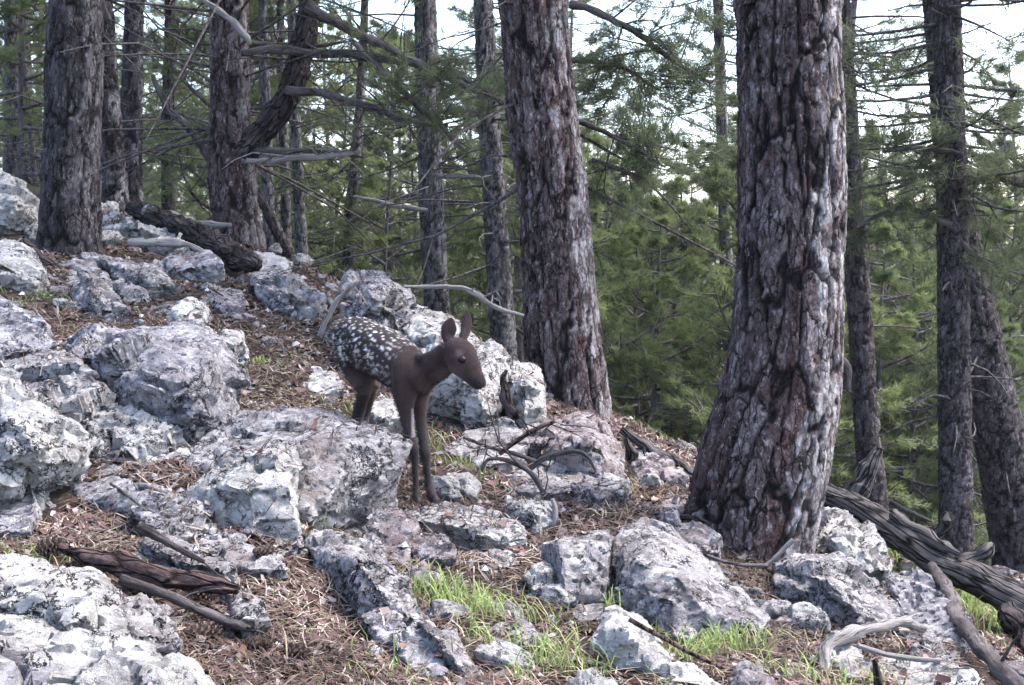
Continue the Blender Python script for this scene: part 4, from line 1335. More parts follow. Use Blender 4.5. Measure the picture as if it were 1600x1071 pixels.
fat_limb(mid, [(892, 97, 4.0), (940, 100, 4.0), (985, 112, 3.2), (1030, 142, 1.6)], 7.4, seed=15, twigs=17, spray=True, twl=0.5)
fat_limb(mid, [(925, 250, 3.2), (960, 262, 3.2), (1010, 280, 1.6)], 7.2, 'limb_bark', seed=16, twigs=8, spray=True, twl=0.5)
fat_limb(pale_t, [(672, 170, 5), (720, 172, 5), (790, 178, 3)], 12.8, 'grey_wood', seed=17)
fat_limb(pale_t, [(680, 276, 4), (720, 275, 4), (752, 278, 2)], 12.8, 'grey_wood', seed=18)
fat_limb(pale_t, [(668, 330, 4), (620, 322, 4), (552, 308, 2)], 12.6, 'grey_wood', seed=19, twigs=3)
fat_limb(t10, [(1488, 352, 4.8), (1440, 335, 4.8), (1410, 327, 4.0), (1375, 336, 3.2), (1340, 356, 2.4)], 8.8, seed=20, twigs=13, spray=True, twl=0.5)
fat_limb(t10, [(1500, 240, 4.0), (1440, 232, 4.0), (1380, 236, 2.4)], 8.8, seed=21, twigs=12, spray=True, twl=0.5)
fat_limb(t10, [(1500, 380, 4.0), (1540, 410, 3.2), (1600, 430, 2.4)], 8.9, seed=22, twigs=12, spray=True, twl=0.5)
fat_limb(t10, [(1500, 260, 4.0), (1550, 275, 3.2), (1620, 300, 2.4)], 8.8, seed=23, twigs=12, spray=True, twl=0.5)
fat_limb(big, [(1310, 560, 5), (1322, 582, 7), (1320, 610, 6)], 4.8, seed=24)


def add_boughs(root, P, z0, z1, n, L, seed, rad=0.014, arc=(0, 6.283)):
    """Level sprays of needled side branches on a named trunk."""
    rg = np.random.default_rng(seed)
    wood, BP_, BD_ = Bag(), [], []
    for k in range(n):
        z = z0 + (z1 - z0) * (k + rg.uniform(0, 1)) / n
        x, y = [float(np.interp(z, P[:, 2], P[:, c])) for c in (0, 1)]
        a = rg.uniform(*arc)
        dv = np.array([math.cos(a), math.sin(a), rg.normal() * 0.10 - 0.02])
        bough(np.array([x, y, z]), dv / np.linalg.norm(dv), L * rg.uniform(0.5, 1.1), rg, wood, BP_, BD_, rad, 0.06, 0.10, 9, 5, 0.4, 0.16)
    BP_, BD_ = np.concatenate(BP_), np.concatenate(BD_)
    o0 = np.array(root.location)
    V, F, T = needles(BP_, BD_, 10, 0.11, 0.0085, rg, 0.7)
    obj("bough", wood.mesh("bough", M['limb_bark'], origin=o0), root)
    c_ = obj("crown", make_mesh("crown", V - o0, [F], M['needles'], False, {"tone": T}), root)
    c_["kind"] = "stuff"


for root_, P_, z0_, z1_, n_, L_ in ((t10, T10P, 1.35, 3.3, 24, 1.9), (t9, T9P, 1.9, 4.2, 15, 1.8), (t8, T8P, 2.6, 4.8, 9, 1.8), (t11, T11P, 1.5, 4.2, 24, 2.0), (t5, T5P, 2.2, 3.2, 5, 1.5), (pale_t, TPP, 2.3, 3.2, 5, 1.5)):
    add_boughs(root_, P_, z0_, z1_, n_, L_, int(n_ * 7 + L_ * 10))
for root_, P_, z0_, z1_, n_, L_, sd_ in ((fork, FKP, 1.75, 3.2, 40, 2.4, 1), (pale_t, TPP, 1.2, 3.8, 34, 2.3, 2), (t5, T5P, 0.9, 3.8, 20, 1.8, 3), (t1b, T1BP, 1.9, 3.6, 14, 1.6, 4), (t2, T2P, 1.8, 3.8, 12, 1.5, 5), (mid, MP, 1.4, 2.6, 8, 1.5, 6), (t9, T9P, 0.4, 3.4, 16, 1.5, 7)):
    bag = Bag()
    dead_twigs(bag, (lambda zz, P_=P_: (float(np.interp(zz, P_[:, 2], P_[:, 0])), float(np.interp(zz, P_[:, 2], P_[:, 1])))), z0_, z1_, n_, L_, np.random.default_rng(400 + sd_), 0.010)
    tw = obj("dead_twig_spray", bag.mesh("dead_twig_spray", M['limb_bark'], origin=np.array(root_.location)), root_)
    tw["kind"] = "stuff"
print("named trees", time.time() - T0)

# ------------------------------------------------------------------ fallen wood
def wood_piece(label, rows, d, mat, name="log", cat="log", seg=14, seed=1, twigs=0, lump=0.2, twl=0.3, group=None, **k):
    o = fat_limb(None, rows, d, mat, name, seg, None, twigs, seed, lump, None, twl, **k)
    tag(o, label, cat, group)
    return o


# the big fallen log at the right, with its broken stubs
flog = empty("fallen_log", at(1400, 840, 5.2))
tag(flog, "thick dark fallen log with pale weathered top and broken stubs, right of the largest pine", "log")
fat_limb(flog, [(1270, 755, 14, 5.6), (1300, 776, 18, 5.5), (1350, 803, 22, 5.35), (1420, 845, 24, 5.15), (1480, 883, 25, 5.0), (1540, 916, 27, 4.85), (1590, 942, 29, 4.75), (1660, 982, 26, 4.6)], 5.2, 'log_grey', "log_trunk", 64, seed=31, lump=0.14, bark=0.0025, dense=22)
fat_limb(flog, [(1330, 795, 20, 5.45), (1345, 760, 20, 5.5), (1362, 725, 16, 5.5), (1374, 700, 8, 5.5)], 5.5, 'log_grey', "broken_stub", 26, seed=32, lump=0.35, bark=0.006, dense=14)
fat_limb(flog, [(1440, 850, 14, 5.1), (1475, 825, 12, 5.1), (1480, 800, 5, 5.1)], 5.1, 'log_grey', "broken_stub", 9, seed=33, lump=0.4)
fat_limb(flog, [(1500, 885, 13, 4.95), (1540, 862, 10, 4.95), (1552, 850, 4, 4.95)], 4.95, 'log_grey', "broken_stub", 9, seed=34, lump=0.5)
fat_limb(flog, [(1390, 800, 9, 5.2), (1430, 830, 12, 5.1), (1470, 858, 10, 5.0), (1500, 868, 4, 4.95)], 5.1, 'log_grey', "bark_ridge", 9, seed=35, lump=0.4)
fat_limb(flog, [(1575, 950, 18, 4.7), (1598, 985, 20, 4.6), (1606, 1030, 14, 4.5), (1610, 1060, 8, 4.45)], 4.6, 'log_bark', "broken_stub", 26, seed=36, lump=0.35, bark=0.006, dense=14)
wood_piece("thin greenish-grey pole propped against the fallen log, running down to the bottom right corner", [(1458, 880, 7, 4.75), (1478, 925, 11, 4.4), (1502, 970, 12, 4.0), (1535, 1015, 13, 3.7), (1575, 1060, 14, 3.45), (1612, 1097, 14, 3.3)], 4.3, 'limb_bark', "pole", "branch", 12, 37, 2)
# upper left log
ul = empty("fallen_log", at(300, 365, 8.6))
tag(ul, "dark rotting log lying across the slope at upper left with a pale split branch", "log")
fat_limb(ul, [(205, 326, 10, 9.2), (235, 335, 15, 9.0), (290, 360, 17, 8.7), (340, 385, 18, 8.3), (380, 405, 18, 8.0), (402, 416, 11, 7.8)], 8.6, 'log_bark', "log_trunk", 44, seed=41, lump=0.3, bark=0.006, dense=22)
fat_limb(ul, [(228, 328, 9, 9.0), (270, 338, 8, 8.9), (310, 350, 7, 8.8), (360, 352, 4, 8.7)], 8.9, 'grey_wood', "split_branch", 9, seed=42, lump=0.3)
wood_piece("bleached crooked stick lying below the upper left log", [(202, 381, 5), (250, 380, 6), (285, 382, 6), (310, 392, 5), (325, 400, 3)], 7.9, 'grey_wood', "stick", "branch", 10, 43, 4, 0.3, 0.1)
wood_piece("short dark branch leaning on the rock at the foot of the thick left pine", [(35, 378, 10), (60, 398, 10), (85, 420, 8), (108, 432, 5)], 7.3, 'log_bark', "branch", "branch", 9, 44)
wood_piece("bleached stick standing slanted behind the fawn's rump", [(498, 525, 3), (515, 490, 4.5), (535, 462, 5), (556, 440, 3)], 5.7, 'grey_wood', "stick", "branch", 10, 45, 4, 0.3, 0.12)
wood_piece("long bent bleached stick reaching from the mossy boulder to the middle pine", [(632, 447, 3), (680, 447, 4), (722, 450, 4.5), (752, 465, 4.5), (780, 484, 4), (818, 494, 3)], 6.4, 'grey_wood', "stick", "branch", 10, 46, 7, 0.3, 0.09)
wood_piece("leaning dead limb on the pinkish rock left of the largest pine", [(968, 672, 6), (1000, 692, 8), (1040, 715, 8), (1078, 742, 8), (1095, 756, 5)], 6.0, 'log_grey', "limb", "branch", 9, 47, 3)
wood_piece("broken dark stub of wood upright beside the pinkish boulder", [(983, 735, 7), (985, 715, 9), (980, 696, 6), (978, 685, 3)], 5.9, 'log_bark', "stump", "stump", 9, 48)
wood_piece("dark hollow snag standing between the pale blotchy rock and the slab behind the fawn's head", [(812, 655, 6), (800, 635, 8), (792, 612, 7), (788, 592, 5), (792, 578, 2)], 5.45, 'log_bark', "snag", "branch", 10, 49, 0, 0.4)
# foreground log
wood_piece("reddish brown barked log half sunk in the needle litter in the left foreground", [(92, 855, 7, 3.0), (130, 868, 14, 3.0), (190, 885, 17, 2.95), (250, 899, 16, 2.9), (310, 910, 13, 2.86), (372, 922, 7, 2.84)], 2.9, 'log_brown', "log", "log", 44, 51, 0, 0.35, bark=0.007, dense=24)
wood_piece("thin grey stick below the brown log, pointing down to the right", [(185, 905, 8), (240, 922, 8), (300, 945, 8), (350, 965, 7), (392, 982, 5)], 2.7, 'limb_bark', "stick", "branch", 10, 52, 4, 0.25, 0.10)
wood_piece("short grey stick lying above the brown log", [(215, 822, 8), (250, 840, 8), (285, 862, 6), (320, 880, 4)], 3.0, 'limb_bark', "stick", "branch", 8, 53, 3, 0.25, 0.08)
# roots and sticks near the largest pine
wood_piece("curled grey root arching over the litter at lower right", [(1288, 1050, 8, 3.12), (1293, 1008, 10, 3.25), (1325, 992, 11, 3.35), (1370, 985, 10, 3.45), (1410, 972, 9, 3.6), (1445, 985, 7, 3.7)], 3.7, 'grey_wood', "root", "root", 12, 54, 0, 0.35)
wood_piece("split pale splinter of wood under the curled root", [(1340, 1008, 4), (1380, 1022, 5), (1430, 1030, 4), (1470, 1032, 3)], 3.2, 'grey_wood', "stick", "branch", 7, 55)
wood_piece("dark pointed peg of wood upright at the bottom edge by the pale slab", [(1372, 1090, 9), (1370, 1060, 8), (1366, 1035, 5), (1364, 1028, 2)], 3.0, 'log_bark', "peg", "branch", 9, 56)
wood_piece("pale straight twig sticking up at the foot of the largest pine", [(1195, 885, 4), (1215, 868, 4), (1240, 845, 4)], 4.35, 'grey_wood', "twig", "twig", 7, 57)
for k, rows in enumerate([[(1120, 892, 3), (1140, 900, 4), (1152, 925, 3), (1150, 945, 2)], [(1165, 905, 3), (1200, 925, 3), (1250, 955, 3), (1290, 980, 2)], [(1150, 912, 3), (1180, 935, 3), (1210, 950, 2)], [(1105, 868, 3), (1150, 882, 3), (1200, 885, 3)]]):
    wood_piece(["hooked pale root bending down beside the tilted block's edge", "long pale twig trailing down the litter from the largest pine's foot", "short pale twig lying above the long trailing one", "thin dark root crossing just under the largest pine's foot"][k], rows, 4.2, 'grey_wood' if k < 3 else 'limb_bark', "root" if k in (0, 3) else "twig", "root" if k in (0, 3) else "twig", 7, 58 + k)
wood_piece("curved brown stick across the pinkish slab left of the largest pine", [(1000, 812, 3), (1035, 806, 5), (1080, 808, 5), (1110, 818, 3)], 4.6, 'log_bark', "stick", "branch", 8, 63)
# the dead twigs in front of the pinkish boulder
wood_piece("arching dead branch rising over the low rocks right of the fawn's forelegs", [(752, 735, 3), (765, 718, 3.5), (800, 722, 4), (835, 745, 4.5), (855, 785, 4), (868, 820, 4), (900, 835, 3)], 4.75, 'limb_bark', "branch", "branch", 8, 64, 4, 0.2, 0.25)
wood_piece("thin arched twig over the flat layered slab", [(825, 735, 3), (850, 715, 4), (890, 706, 4), (915, 712, 3), (930, 735, 2)], 4.85, 'limb_bark', "twig", "twig", 7, 65, 3, 0.2, 0.15)
wood_piece("forked dead twig below the pale blotchy rock with rusty needles", [(780, 710, 3), (805, 690, 4), (835, 672, 4), (868, 660, 2)], 5.0, 'log_brown', "twig", "twig", 7, 66, 4, 0.2, 0.2)
wood_piece("thin twig slanting down behind the rusty forked twig", [(724, 682, 3), (770, 700, 3), (812, 712, 4), (855, 730, 3)], 5.0, 'limb_bark', "twig", "twig", 7, 67, 3, 0.2, 0.2)
wood_piece("dark stick lying flat between the pinkish boulder and the tilted block", [(930, 790, 4), (965, 800, 5), (1000, 815, 4), (1020, 820, 3)], 4.6, 'log_bark', "stick", "branch", 7, 68)
wood_piece("pale forked stick standing in the hole left of the cracked block", [(802, 850, 4, 4.05), (815, 868, 5, 4.0), (832, 862, 5, 3.98), (808, 885, 5, 3.95), (812, 915, 5, 3.9), (820, 935, 4, 3.85)], 4.0, 'grey_wood', "stick", "branch", 8, 69, 2, 0.3, 0.1)
wood_piece("pale thin stick leaning on the brownish stone above the grass", [(622, 895, 4), (655, 872, 4), (700, 858, 3)], 3.8, 'grey_wood', "stick", "branch", 7, 70)
wood_piece("crooked dead twig over the pale upright stone", [(862, 780, 4), (866, 800, 5), (858, 830, 4), (840, 852, 3)], 4.3, 'grey_wood', "twig", "twig", 7, 71, 3, 0.2, 0.2)
tw_used = set()
for k in range(110):
    if len(tw_used) >= 40:
        break
    y = random.uniform(2.6, 7.5)
    x = random.uniform(-0.42, 0.34) * y
    h = scatter_cast(x, y)
    if h is None or h[1].z < 0.55:
        continue
    m_ = random.choice(['grey_wood', 'limb_bark', 'log_brown'])
    lab = beside(x, y, h[0].z, {'grey_wood': "pale", 'limb_bark': "dark", 'log_brown': "reddish"}[m_] + " loose twig lying", tw_used)
    if lab is None:
        continue
    a = random.uniform(-0.9, 0.5)
    L = random.uniform(0.15, 0.45)
    pts = [np.array(h[0]) + np.array([0, 0, 0.012])]
    for s in (0.5, 1.0):
        xx, yy = x + math.cos(a) * L * s + random.gauss(0, 0.02), y + math.sin(a) * L * s
        hh = scatter_cast(xx, yy)
        pts.append(np.array([xx, yy, (hh[0].z if hh else h[0].z) + 0.012]))
    if max(p_[2] for p_ in pts) - min(p_[2] for p_ in pts) > 0.35 * L or abs(x + 0.35) < 0.45 and 4.0 < y < 5.3:
        continue
    r0 = random.uniform(0.004, 0.009)
    K = catmull(np.array(pts), 9)
    V, F = tube(K, np.linspace(r0, r0 * 0.5, 9), 6)
    V = V + 0.3 * r0 * np.stack([vnoise(V * 30, 90 + j) for j in range(3)], 1)
    o = obj("twig", make_mesh("twig", V - K[0], F, M[m_]), None, K[0])
    tag(o, lab, "twig", "loose twigs on the litter slope")

# ------------------------------------------------------------------ pine cones
def cone_mesh(seed, L=0.10, r=0.027):
    rg = np.random.default_rng(seed)
    core, sc = Bag(), Bag()
    t = np.linspace(0, 1, 9)
    V, F = tube(np.stack([t * L, 0 * t, 0 * t], 1), r * 0.62 * np.sin(np.pi * (0.12 + 0.83 * t)) ** 0.7, 8, True, (0, 0, 1))
    core.add(V, F)
    n = 74
    for k in range(n):
        u_ = (k + 0.5) / n
        a = k * 2.39996
        rr = r * math.sin(math.pi * (0.14 + 0.80 * u_)) ** 0.7
        c_, s_ = math.cos(a), math.sin(a)
        out = np.array([0, c_, s_])
        tan = np.array([0, -s_, c_])
        ax = np.array([1.0, 0, 0])
        b0 = ax * (u_ * L) + out * rr * 0.5
        tip = ax * (u_ * L + 0.006) + out * rr * 1.08
        w = 0.0075 * (0.5 + rr / r * 0.6)
        Vs = np.array([b0 - tan * w * 0.5, b0 + tan * w * 0.5, tip + tan * w, tip + ax * 0.005 + out * 0.002, tip - tan * w, (b0 + tip) / 2 + ax * 0.004 + out * 0.001])
        sc.add(Vs, [np.array([[0, 1, 5], [1, 2, 5], [2, 3, 5], [3, 4, 5], [4, 0, 5], [0, 4, 2], [0, 2, 1], [4, 3, 2]])])
    return core, sc


M['cone'] = simple_bark("pine cone scales", (0.10, 0.06, 0.05), (0.34, 0.25, 0.21), 60)
cc, cs = cone_mesh(3)
core_me, scale_me = cc.mesh("core", M['log_brown']), cs.mesh("cone_scale", M['cone'], False)
CONES = [(285, 917, 2.75, "open pine cone just below the brown log, nearest its thick part"), (190, 853, 2.98, "pine cone resting against the top of the brown log"), (60, 828, 3.1, "pine cone at the left end of the litter, beside the dark squared stone"), (95, 840, 3.0, "pine cone beside the left tip of the brown log"),
         (375, 988, 2.68, "pine cone at the lower end of the thin grey stick"), (440, 1010, 2.72, "pine cone alone in the litter right of the thin grey stick's end"), (300, 850, 3.1, "pine cone above the brown log by the short grey stick"), (215, 838, 3.05, "pine cone under the short grey stick"), (395, 860, 3.3, "pine cone at the edge of the low grey slab")]
for k, (px, py, d, lab) in enumerate(CONES):
    p = at(px, py, d)
    h = scatter_cast(p[0], p[1])
    z = h[0].z if h else p[2]
    root = empty("pine_cone", (p[0], p[1], z + 0.020))
    tag(root, lab, "pine cone", "pine cones in the needle litter")
    obj("core", core_me, root)
    o = obj("cone_scale", scale_me, root)
    o["kind"] = "stuff"
    root.rotation_euler = (random.uniform(-0.3, 0.3), random.uniform(-0.2, 0.3), random.uniform(-0.7, 0.5))
    s = random.uniform(0.7, 0.95)
    root.scale = (s, s, s)

# ------------------------------------------------------------------ litter: dry needles, bark flakes, chips of stone
bpy.context.view_layer.update()
DG = bpy.context.evaluated_depsgraph_get()
GRASS = [(760, 1040, 2.95, 0.30, 1.0), (850, 1030, 3.05, 0.34, 1.0), (900, 1065, 2.85, 0.25, 1.0), (720, 960, 3.35, 0.16, 1.1), (700, 930, 3.5, 0.14, 1.1), (1150, 1040, 3.2, 0.25, 0.9), (1230, 1050, 3.1, 0.22, 0.9), (1110, 1020, 3.35, 0.15, 0.8), (700, 672, 5.25, 0.20, 0.8), (740, 700, 5.1, 0.14, 0.7), (590, 645, 5.4, 0.2, 0.6), (620, 660, 5.3, 0.12, 0.6),
         (1560, 960, 5.2, 0.45, 1.2), (1500, 920, 5.5, 0.45, 1.1), (1545, 1000, 4.9, 0.3, 1.2), (1580, 1020, 4.8, 0.3, 1.2), (1470, 930, 5.2, 0.25, 1.0), (1440, 905, 5.5, 0.3, 0.9), (500, 820, 3.72, 0.05, 1.0), (485, 780, 3.85, 0.04, 1.0), (45, 455, 6.3, 0.3, 0.5), (1060, 700, 8.2, 0.9, 0.6), (960, 760, 5.2, 0.1, 0.5), (390, 540, 5.8, 0.12, 0.6), (935, 930, 3.6, 0.05, 1.0), (1000, 1010, 3.3, 0.1, 0.8), (60, 830, 3.05, 0.12, 0.5)]
gC = np.array([at(a, b_, d)[:2] for a, b_, d, r_, h_ in GRASS])
gR = np.array([g[3] for g in GRASS])
seeds = []
NL = 190000
ys = 1.9 + 8.6 * rng.random(NL) ** 1.5
xs = rng.uniform(-0.47, 0.47, NL) * (ys + 0.4)
den = vnoise(np.stack([xs * 2.2, ys * 2.2, 0 * xs], 1), 77)
LP, LN, LR = [], [], []
for x, y, dn in zip(xs, ys, den):
    hit, loc, nor, idx, ob, mt = scene.ray_cast(DG, (x, y, 1.9), (0, 0, -1))
    if not hit or nor[2] < 0.45:
        continue
    nm = ob.name
    if nm != "ground":
        if not nm.startswith("rock") or nor[2] < 0.88 or dn < 0.25 or random.random() < 0.75:
            continue
    LP.append(loc[:])
    LN.append(nor[:])
    LR.append(nm != "ground")
LP, LN = np.array(LP), np.array(LN)
print("litter cast", len(LP), time.time() - T0)
in_grass = (np.hypot(LP[:, None, 0] - gC[None, :, 0], LP[:, None, 1] - gC[None, :, 1]) < gR[None, :] * 0.8).any(1)
keep = ~in_grass | (rng.random(len(LP)) < 0.25)
LP, LN = LP[keep], LN[keep]
n = len(LP)


def flat_dirs(Nn, rg, lift):
    d = rg.normal(size=Nn.shape)
    d -= Nn * (d * Nn).sum(1)[:, None]
    d /= np.maximum(np.linalg.norm(d, axis=1)[:, None], 1e-6)
    d = d + Nn * (np.abs(rg.normal(size=len(Nn))) * lift)[:, None]
    return d / np.linalg.norm(d, axis=1)[:, None]


kind = rng.random(n)
ns = kind < 0.80
Pn, Nn = LP[ns], LN[ns]
m = len(Pn)
dd = flat_dirs(Nn, rng, 0.28)
dist = np.linalg.norm(Pn - CAM, axis=1)
ln = rng.uniform(0.05, 0.13, m)[:, None]
w = (0.0008 + 0.00034 * dist)[:, None] * rng.uniform(0.7, 1.3, (m, 1))
sd2 = np.cross(dd, Nn)
b0 = Pn + Nn * rng.uniform(0.002, 0.016, (m, 1)) - dd * ln * 0.5
mid_ = b0 + dd * ln * 0.55 + sd2 * ln * rng.normal(size=(m, 1)) * 0.08 + Nn * 0.006
tip = b0 + dd * ln
V = np.stack([b0 - sd2 * w, b0 + sd2 * w, mid_ + sd2 * w * 0.9, mid_ - sd2 * w * 0.9, tip], 1).reshape(-1, 3)
i5 = np.arange(m)[:, None] * 5
pal = np.array([(0.075, 0.048, 0.042), (0.115, 0.078, 0.066), (0.18, 0.135, 0.115), (0.33, 0.28, 0.25), (0.050, 0.034, 0.032), (0.135, 0.092, 0.080)])
cc_ = pal[rng.integers(0, len(pal), m)] * rng.uniform(0.65, 1.2, (m, 1)) * (0.78 + 0.42 * fbm(Pn * 2.3, 3, 66))[:, None] * np.array([0.95, 0.95, 0.90])
lit = obj("needle_litter", make_mesh("needle_litter", V, [np.concatenate([i5, i5 + 1, i5 + 2, i5 + 3], 1), np.concatenate([i5 + 3, i5 + 2, i5 + 4], 1)], M['litter'], False, {"col": np.repeat(cc_, 5, 0)}))
tag(lit, "dry brown pine needles strewn over the ground between the rocks", kind="stuff")

# bark flakes and dead leaves: small curled plates
fs = (kind >= 0.80) & (kind < 0.935)
Pf, Nf = LP[fs], LN[fs]
m = len(Pf)
d1 = flat_dirs(Nf, rng, 0.30)
d2 = np.cross(Nf + rng.normal(size=Nf.shape) * 0.3, d1)
d2 /= np.linalg.norm(d2, axis=1)[:, None]
sz = rng.uniform(0.005, 0.018, (m, 1)) * (0.7 + np.linalg.norm(Pf - CAM, axis=1)[:, None] / 9)
c0 = Pf + Nf * rng.uniform(0.004, 0.016, (m, 1))
up = np.cross(d1, d2)
corners = [(-1, -0.55), (-0.1, -0.75), (0.95, -0.35), (1.0, 0.4), (0.1, 0.65), (-0.8, 0.5)]
vs = [c0 + d1 * sz * a * rng.uniform(0.7, 1.3, (m, 1)) + d2 * sz * b_ * rng.uniform(0.6, 1.2, (m, 1)) + up * sz * (0.35 * a * a) for a, b_ in corners]
V = np.stack(vs, 1).reshape(-1, 3)
i6 = np.arange(m)[:, None] * 6
pal = np.array([(0.10, 0.058, 0.06), (0.15, 0.10, 0.10), (0.06, 0.034, 0.036), (0.26, 0.20, 0.20), (0.19, 0.11, 0.095), (0.30, 0.25, 0.25), (0.12, 0.072, 0.075)])
cc_ = pal[rng.integers(0, len(pal), m)] * rng.uniform(0.6, 1.15, (m, 1)) * (0.8 + 0.4 * fbm(Pf * 2.3, 3, 66))[:, None] * np.array([0.94, 0.95, 0.92])
fl = obj("bark_flake_litter", make_mesh("bark_flake_litter", V, [np.concatenate([i6, i6 + 1, i6 + 4, i6 + 5], 1), np.concatenate([i6 + 1, i6 + 2, i6 + 3, i6 + 4], 1)], M['litter'], True, {"col": np.repeat(cc_, 6, 0)}))
tag(fl, "purplish brown flakes of pine bark and dead leaves on the slope", kind="stuff")

# gravel: small angular chips of limestone
gs = kind >= 0.935
Pg, Ng = LP[gs], LN[gs]
m = len(Pg)
base = np.array([(1, 0, 0.1), (0.2, 0.9, 0), (-0.9, 0.3, 0.1), (-0.3, -0.8, 0), (0.1, 0.1, 0.75), (0.45, -0.35, 0.6)])
tri = np.array([[0, 1, 4], [1, 2, 4], [2, 3, 4], [3, 5, 4], [3, 0, 5], [0, 4, 5]])
sz = (0.005 + 0.016 * rng.random((m, 1, 1)) ** 2.4) * (0.7 + np.linalg.norm(Pg - CAM, axis=1)[:, None, None] / 8)
an = rng.uniform(0, 6.28, m)
ca, sa = np.cos(an), np.sin(an)
B = np.repeat(base[None], m, 0) * rng.uniform(0.6, 1.3, (m, 6, 3))
Bx = B[:, :, 0] * ca[:, None] - B[:, :, 1] * sa[:, None]
By = B[:, :, 0] * sa[:, None] + B[:, :, 1] * ca[:, None]
V = (Pg[:, None, :] + np.stack([Bx, By, B[:, :, 2]], 2) * sz).reshape(-1, 3)
F = (tri[None] + np.arange(m)[:, None, None] * 6).reshape(-1, 3)
pal = np.array([(0.34, 0.33, 0.36), (0.42, 0.41, 0.44), (0.20, 0.18, 0.20), (0.34, 0.30, 0.30)])
cc_ = pal[rng.integers(0, 4, m)] * rng.uniform(0.75, 1.15, (m, 1))
gv_o = obj("gravel", make_mesh("gravel", V, [F], M['litter'], False, {"col": np.repeat(cc_, 6, 0)}))
tag(gv_o, "chips of grey and white limestone strewn in the litter", kind="stuff")
print("litter", time.time() - T0)

# ------------------------------------------------------------------ grass
B_p, B_h = [], []
for (px, py, d, r_, hgt) in GRASS:
    c_ = at(px, py, d)
    cnt = int(1500 * r_ ** 1.3 * (1.0 if d < 4 else 1.0)) + 60
    q = rng.normal(size=(cnt, 2)) * r_ * 0.62 + c_[:2]
    cl = vnoise(np.stack([q[:, 0] * 11, q[:, 1] * 11, 0 * q[:, 0]], 1), 5)
    for (x, y), cv in zip(q, cl):
        if cv < -0.25:
            continue
        hit, loc, nor, idx, ob, mt = scene.ray_cast(DG, (x, y, c_[2] + 0.9), (0, 0, -1))
        if hit and ob.name in ("ground", "needle_litter", "gravel", "bark_flake_litter"):
            B_p.append(loc[:])
            B_h.append(hgt * (0.6 + 0.4 * (cv + 1) / 2))
# stray blades over the slope
for x, y in zip(rng.uniform(-2.6, 2.4, 900), rng.uniform(2.4, 8.5, 900)):
    hit, loc, nor, idx, ob, mt = scene.ray_cast(DG, (x, y, 1.9), (0, 0, -1))
    if hit and ob.name == "ground":
        B_p.append(loc[:])
        B_h.append(0.55)
B_p, B_h = np.array(B_p), np.array(B_h)
m = len(B_p)
an = rng.uniform(0, 6.28, m)
dirh = np.stack([np.cos(an), np.sin(an), 0 * an], 1)
sdh = np.stack([-np.sin(an), np.cos(an), 0 * an], 1)
L = (rng.uniform(0.035, 0.13, m) * B_h)[:, None]
bend = rng.uniform(0.25, 1.0, (m, 1))
w = (0.0011 + 0.0003 * np.linalg.norm(B_p - CAM, axis=1))[:, None]
zz = np.array([[0, 0, 1.0]])
lv = []
for t in (0.0, 0.4, 0.75):
    c_ = B_p + zz * (L * t * (1 - 0.35 * bend * t)) + dirh * (L * bend * t * t)
    lv += [c_ - sdh * w * (1 - 0.45 * t), c_ + sdh * w * (1 - 0.45 * t)]
lv.append(B_p + zz * (L * (1 - 0.45 * bend)) + dirh * (L * bend))
V = np.stack(lv, 1).reshape(-1, 3)
i7 = np.arange(m)[:, None] * 7
T = np.repeat(rng.uniform(0.0, 1.0, m), 7)
gr = obj("grass", make_mesh("grass", V, [np.concatenate([i7, i7 + 1, i7 + 3, i7 + 2], 1), np.concatenate([i7 + 2, i7 + 3, i7 + 5, i7 + 4], 1), np.concatenate([i7 + 4, i7 + 5, i7 + 6], 1)], M['grass'], False, {"tone": T}))
tag(gr, "bright green grass growing between the rocks", kind="stuff")
print("grass", m, time.time() - T0)

# ------------------------------------------------------------------ the fawn
def fpt(px, py, d):
    return at(px, py, d)


def chain(rows, seg=20, n=None, ref=(0.75, -0.66, 0.0), ratio=0.75):
    """rows: px, py, d, half-height px[, lateral ratio] -> swept elliptical tube."""
    K = []
    for row in rows:
        d = row[2]
        rr = row[4] if len(row) > 4 else ratio
        K.append([*at(row[0], row[1], d), row[3] / FPX * d, row[3] / FPX * d * rr])
    K = catmull(np.array(K), n or (len(K) - 1) * 5 + 1)
    # tube(): rad along ref (lateral), flat along the other axis
    return tube(K[:, :3], K[:, 4], seg, True, ref, K[:, 3])


fb = Bag()
LAT = (0.72, -0.69, 0.0)
fb.add(*chain([(530, 512, 4.93, 10, 0.8), (538, 518, 4.90, 27, 0.8), (556, 532, 4.84, 46, 0.72), (582, 544, 4.74, 53, 0.72), (608, 557, 4.65, 53, 0.74), (632, 574, 4.56, 50, 0.72), (650, 588, 4.49, 38, 0.72), (664, 596, 4.44, 20, 0.8)], 28, 46, LAT))
# haunches and shoulders
fb.add(*chain([(548, 510, 4.82, 20, 0.9), (556, 545, 4.80, 36, 0.55), (563, 580, 4.78, 30, 0.55), (570, 606, 4.76, 17, 0.6)], 20, None, LAT))
fb.add(*chain([(572, 520, 4.92, 20, 0.9), (576, 550, 4.92, 34, 0.5), (578, 585, 4.90, 26, 0.5), (580, 606, 4.88, 14, 0.6)], 20, None, LAT))
fb.add(*chain([(640, 545, 4.50, 16, 0.9), (638, 575, 4.47, 30, 0.6), (634, 610, 4.46, 24, 0.6), (633, 635, 4.46, 15, 0.8)], 20, None, LAT))
fb.add(*chain([(660, 560, 4.58, 16, 0.9), (658, 590, 4.55, 24, 0.6), (656, 620, 4.53, 17, 0.7), (656, 640, 4.52, 11, 0.9)], 18, None, LAT))
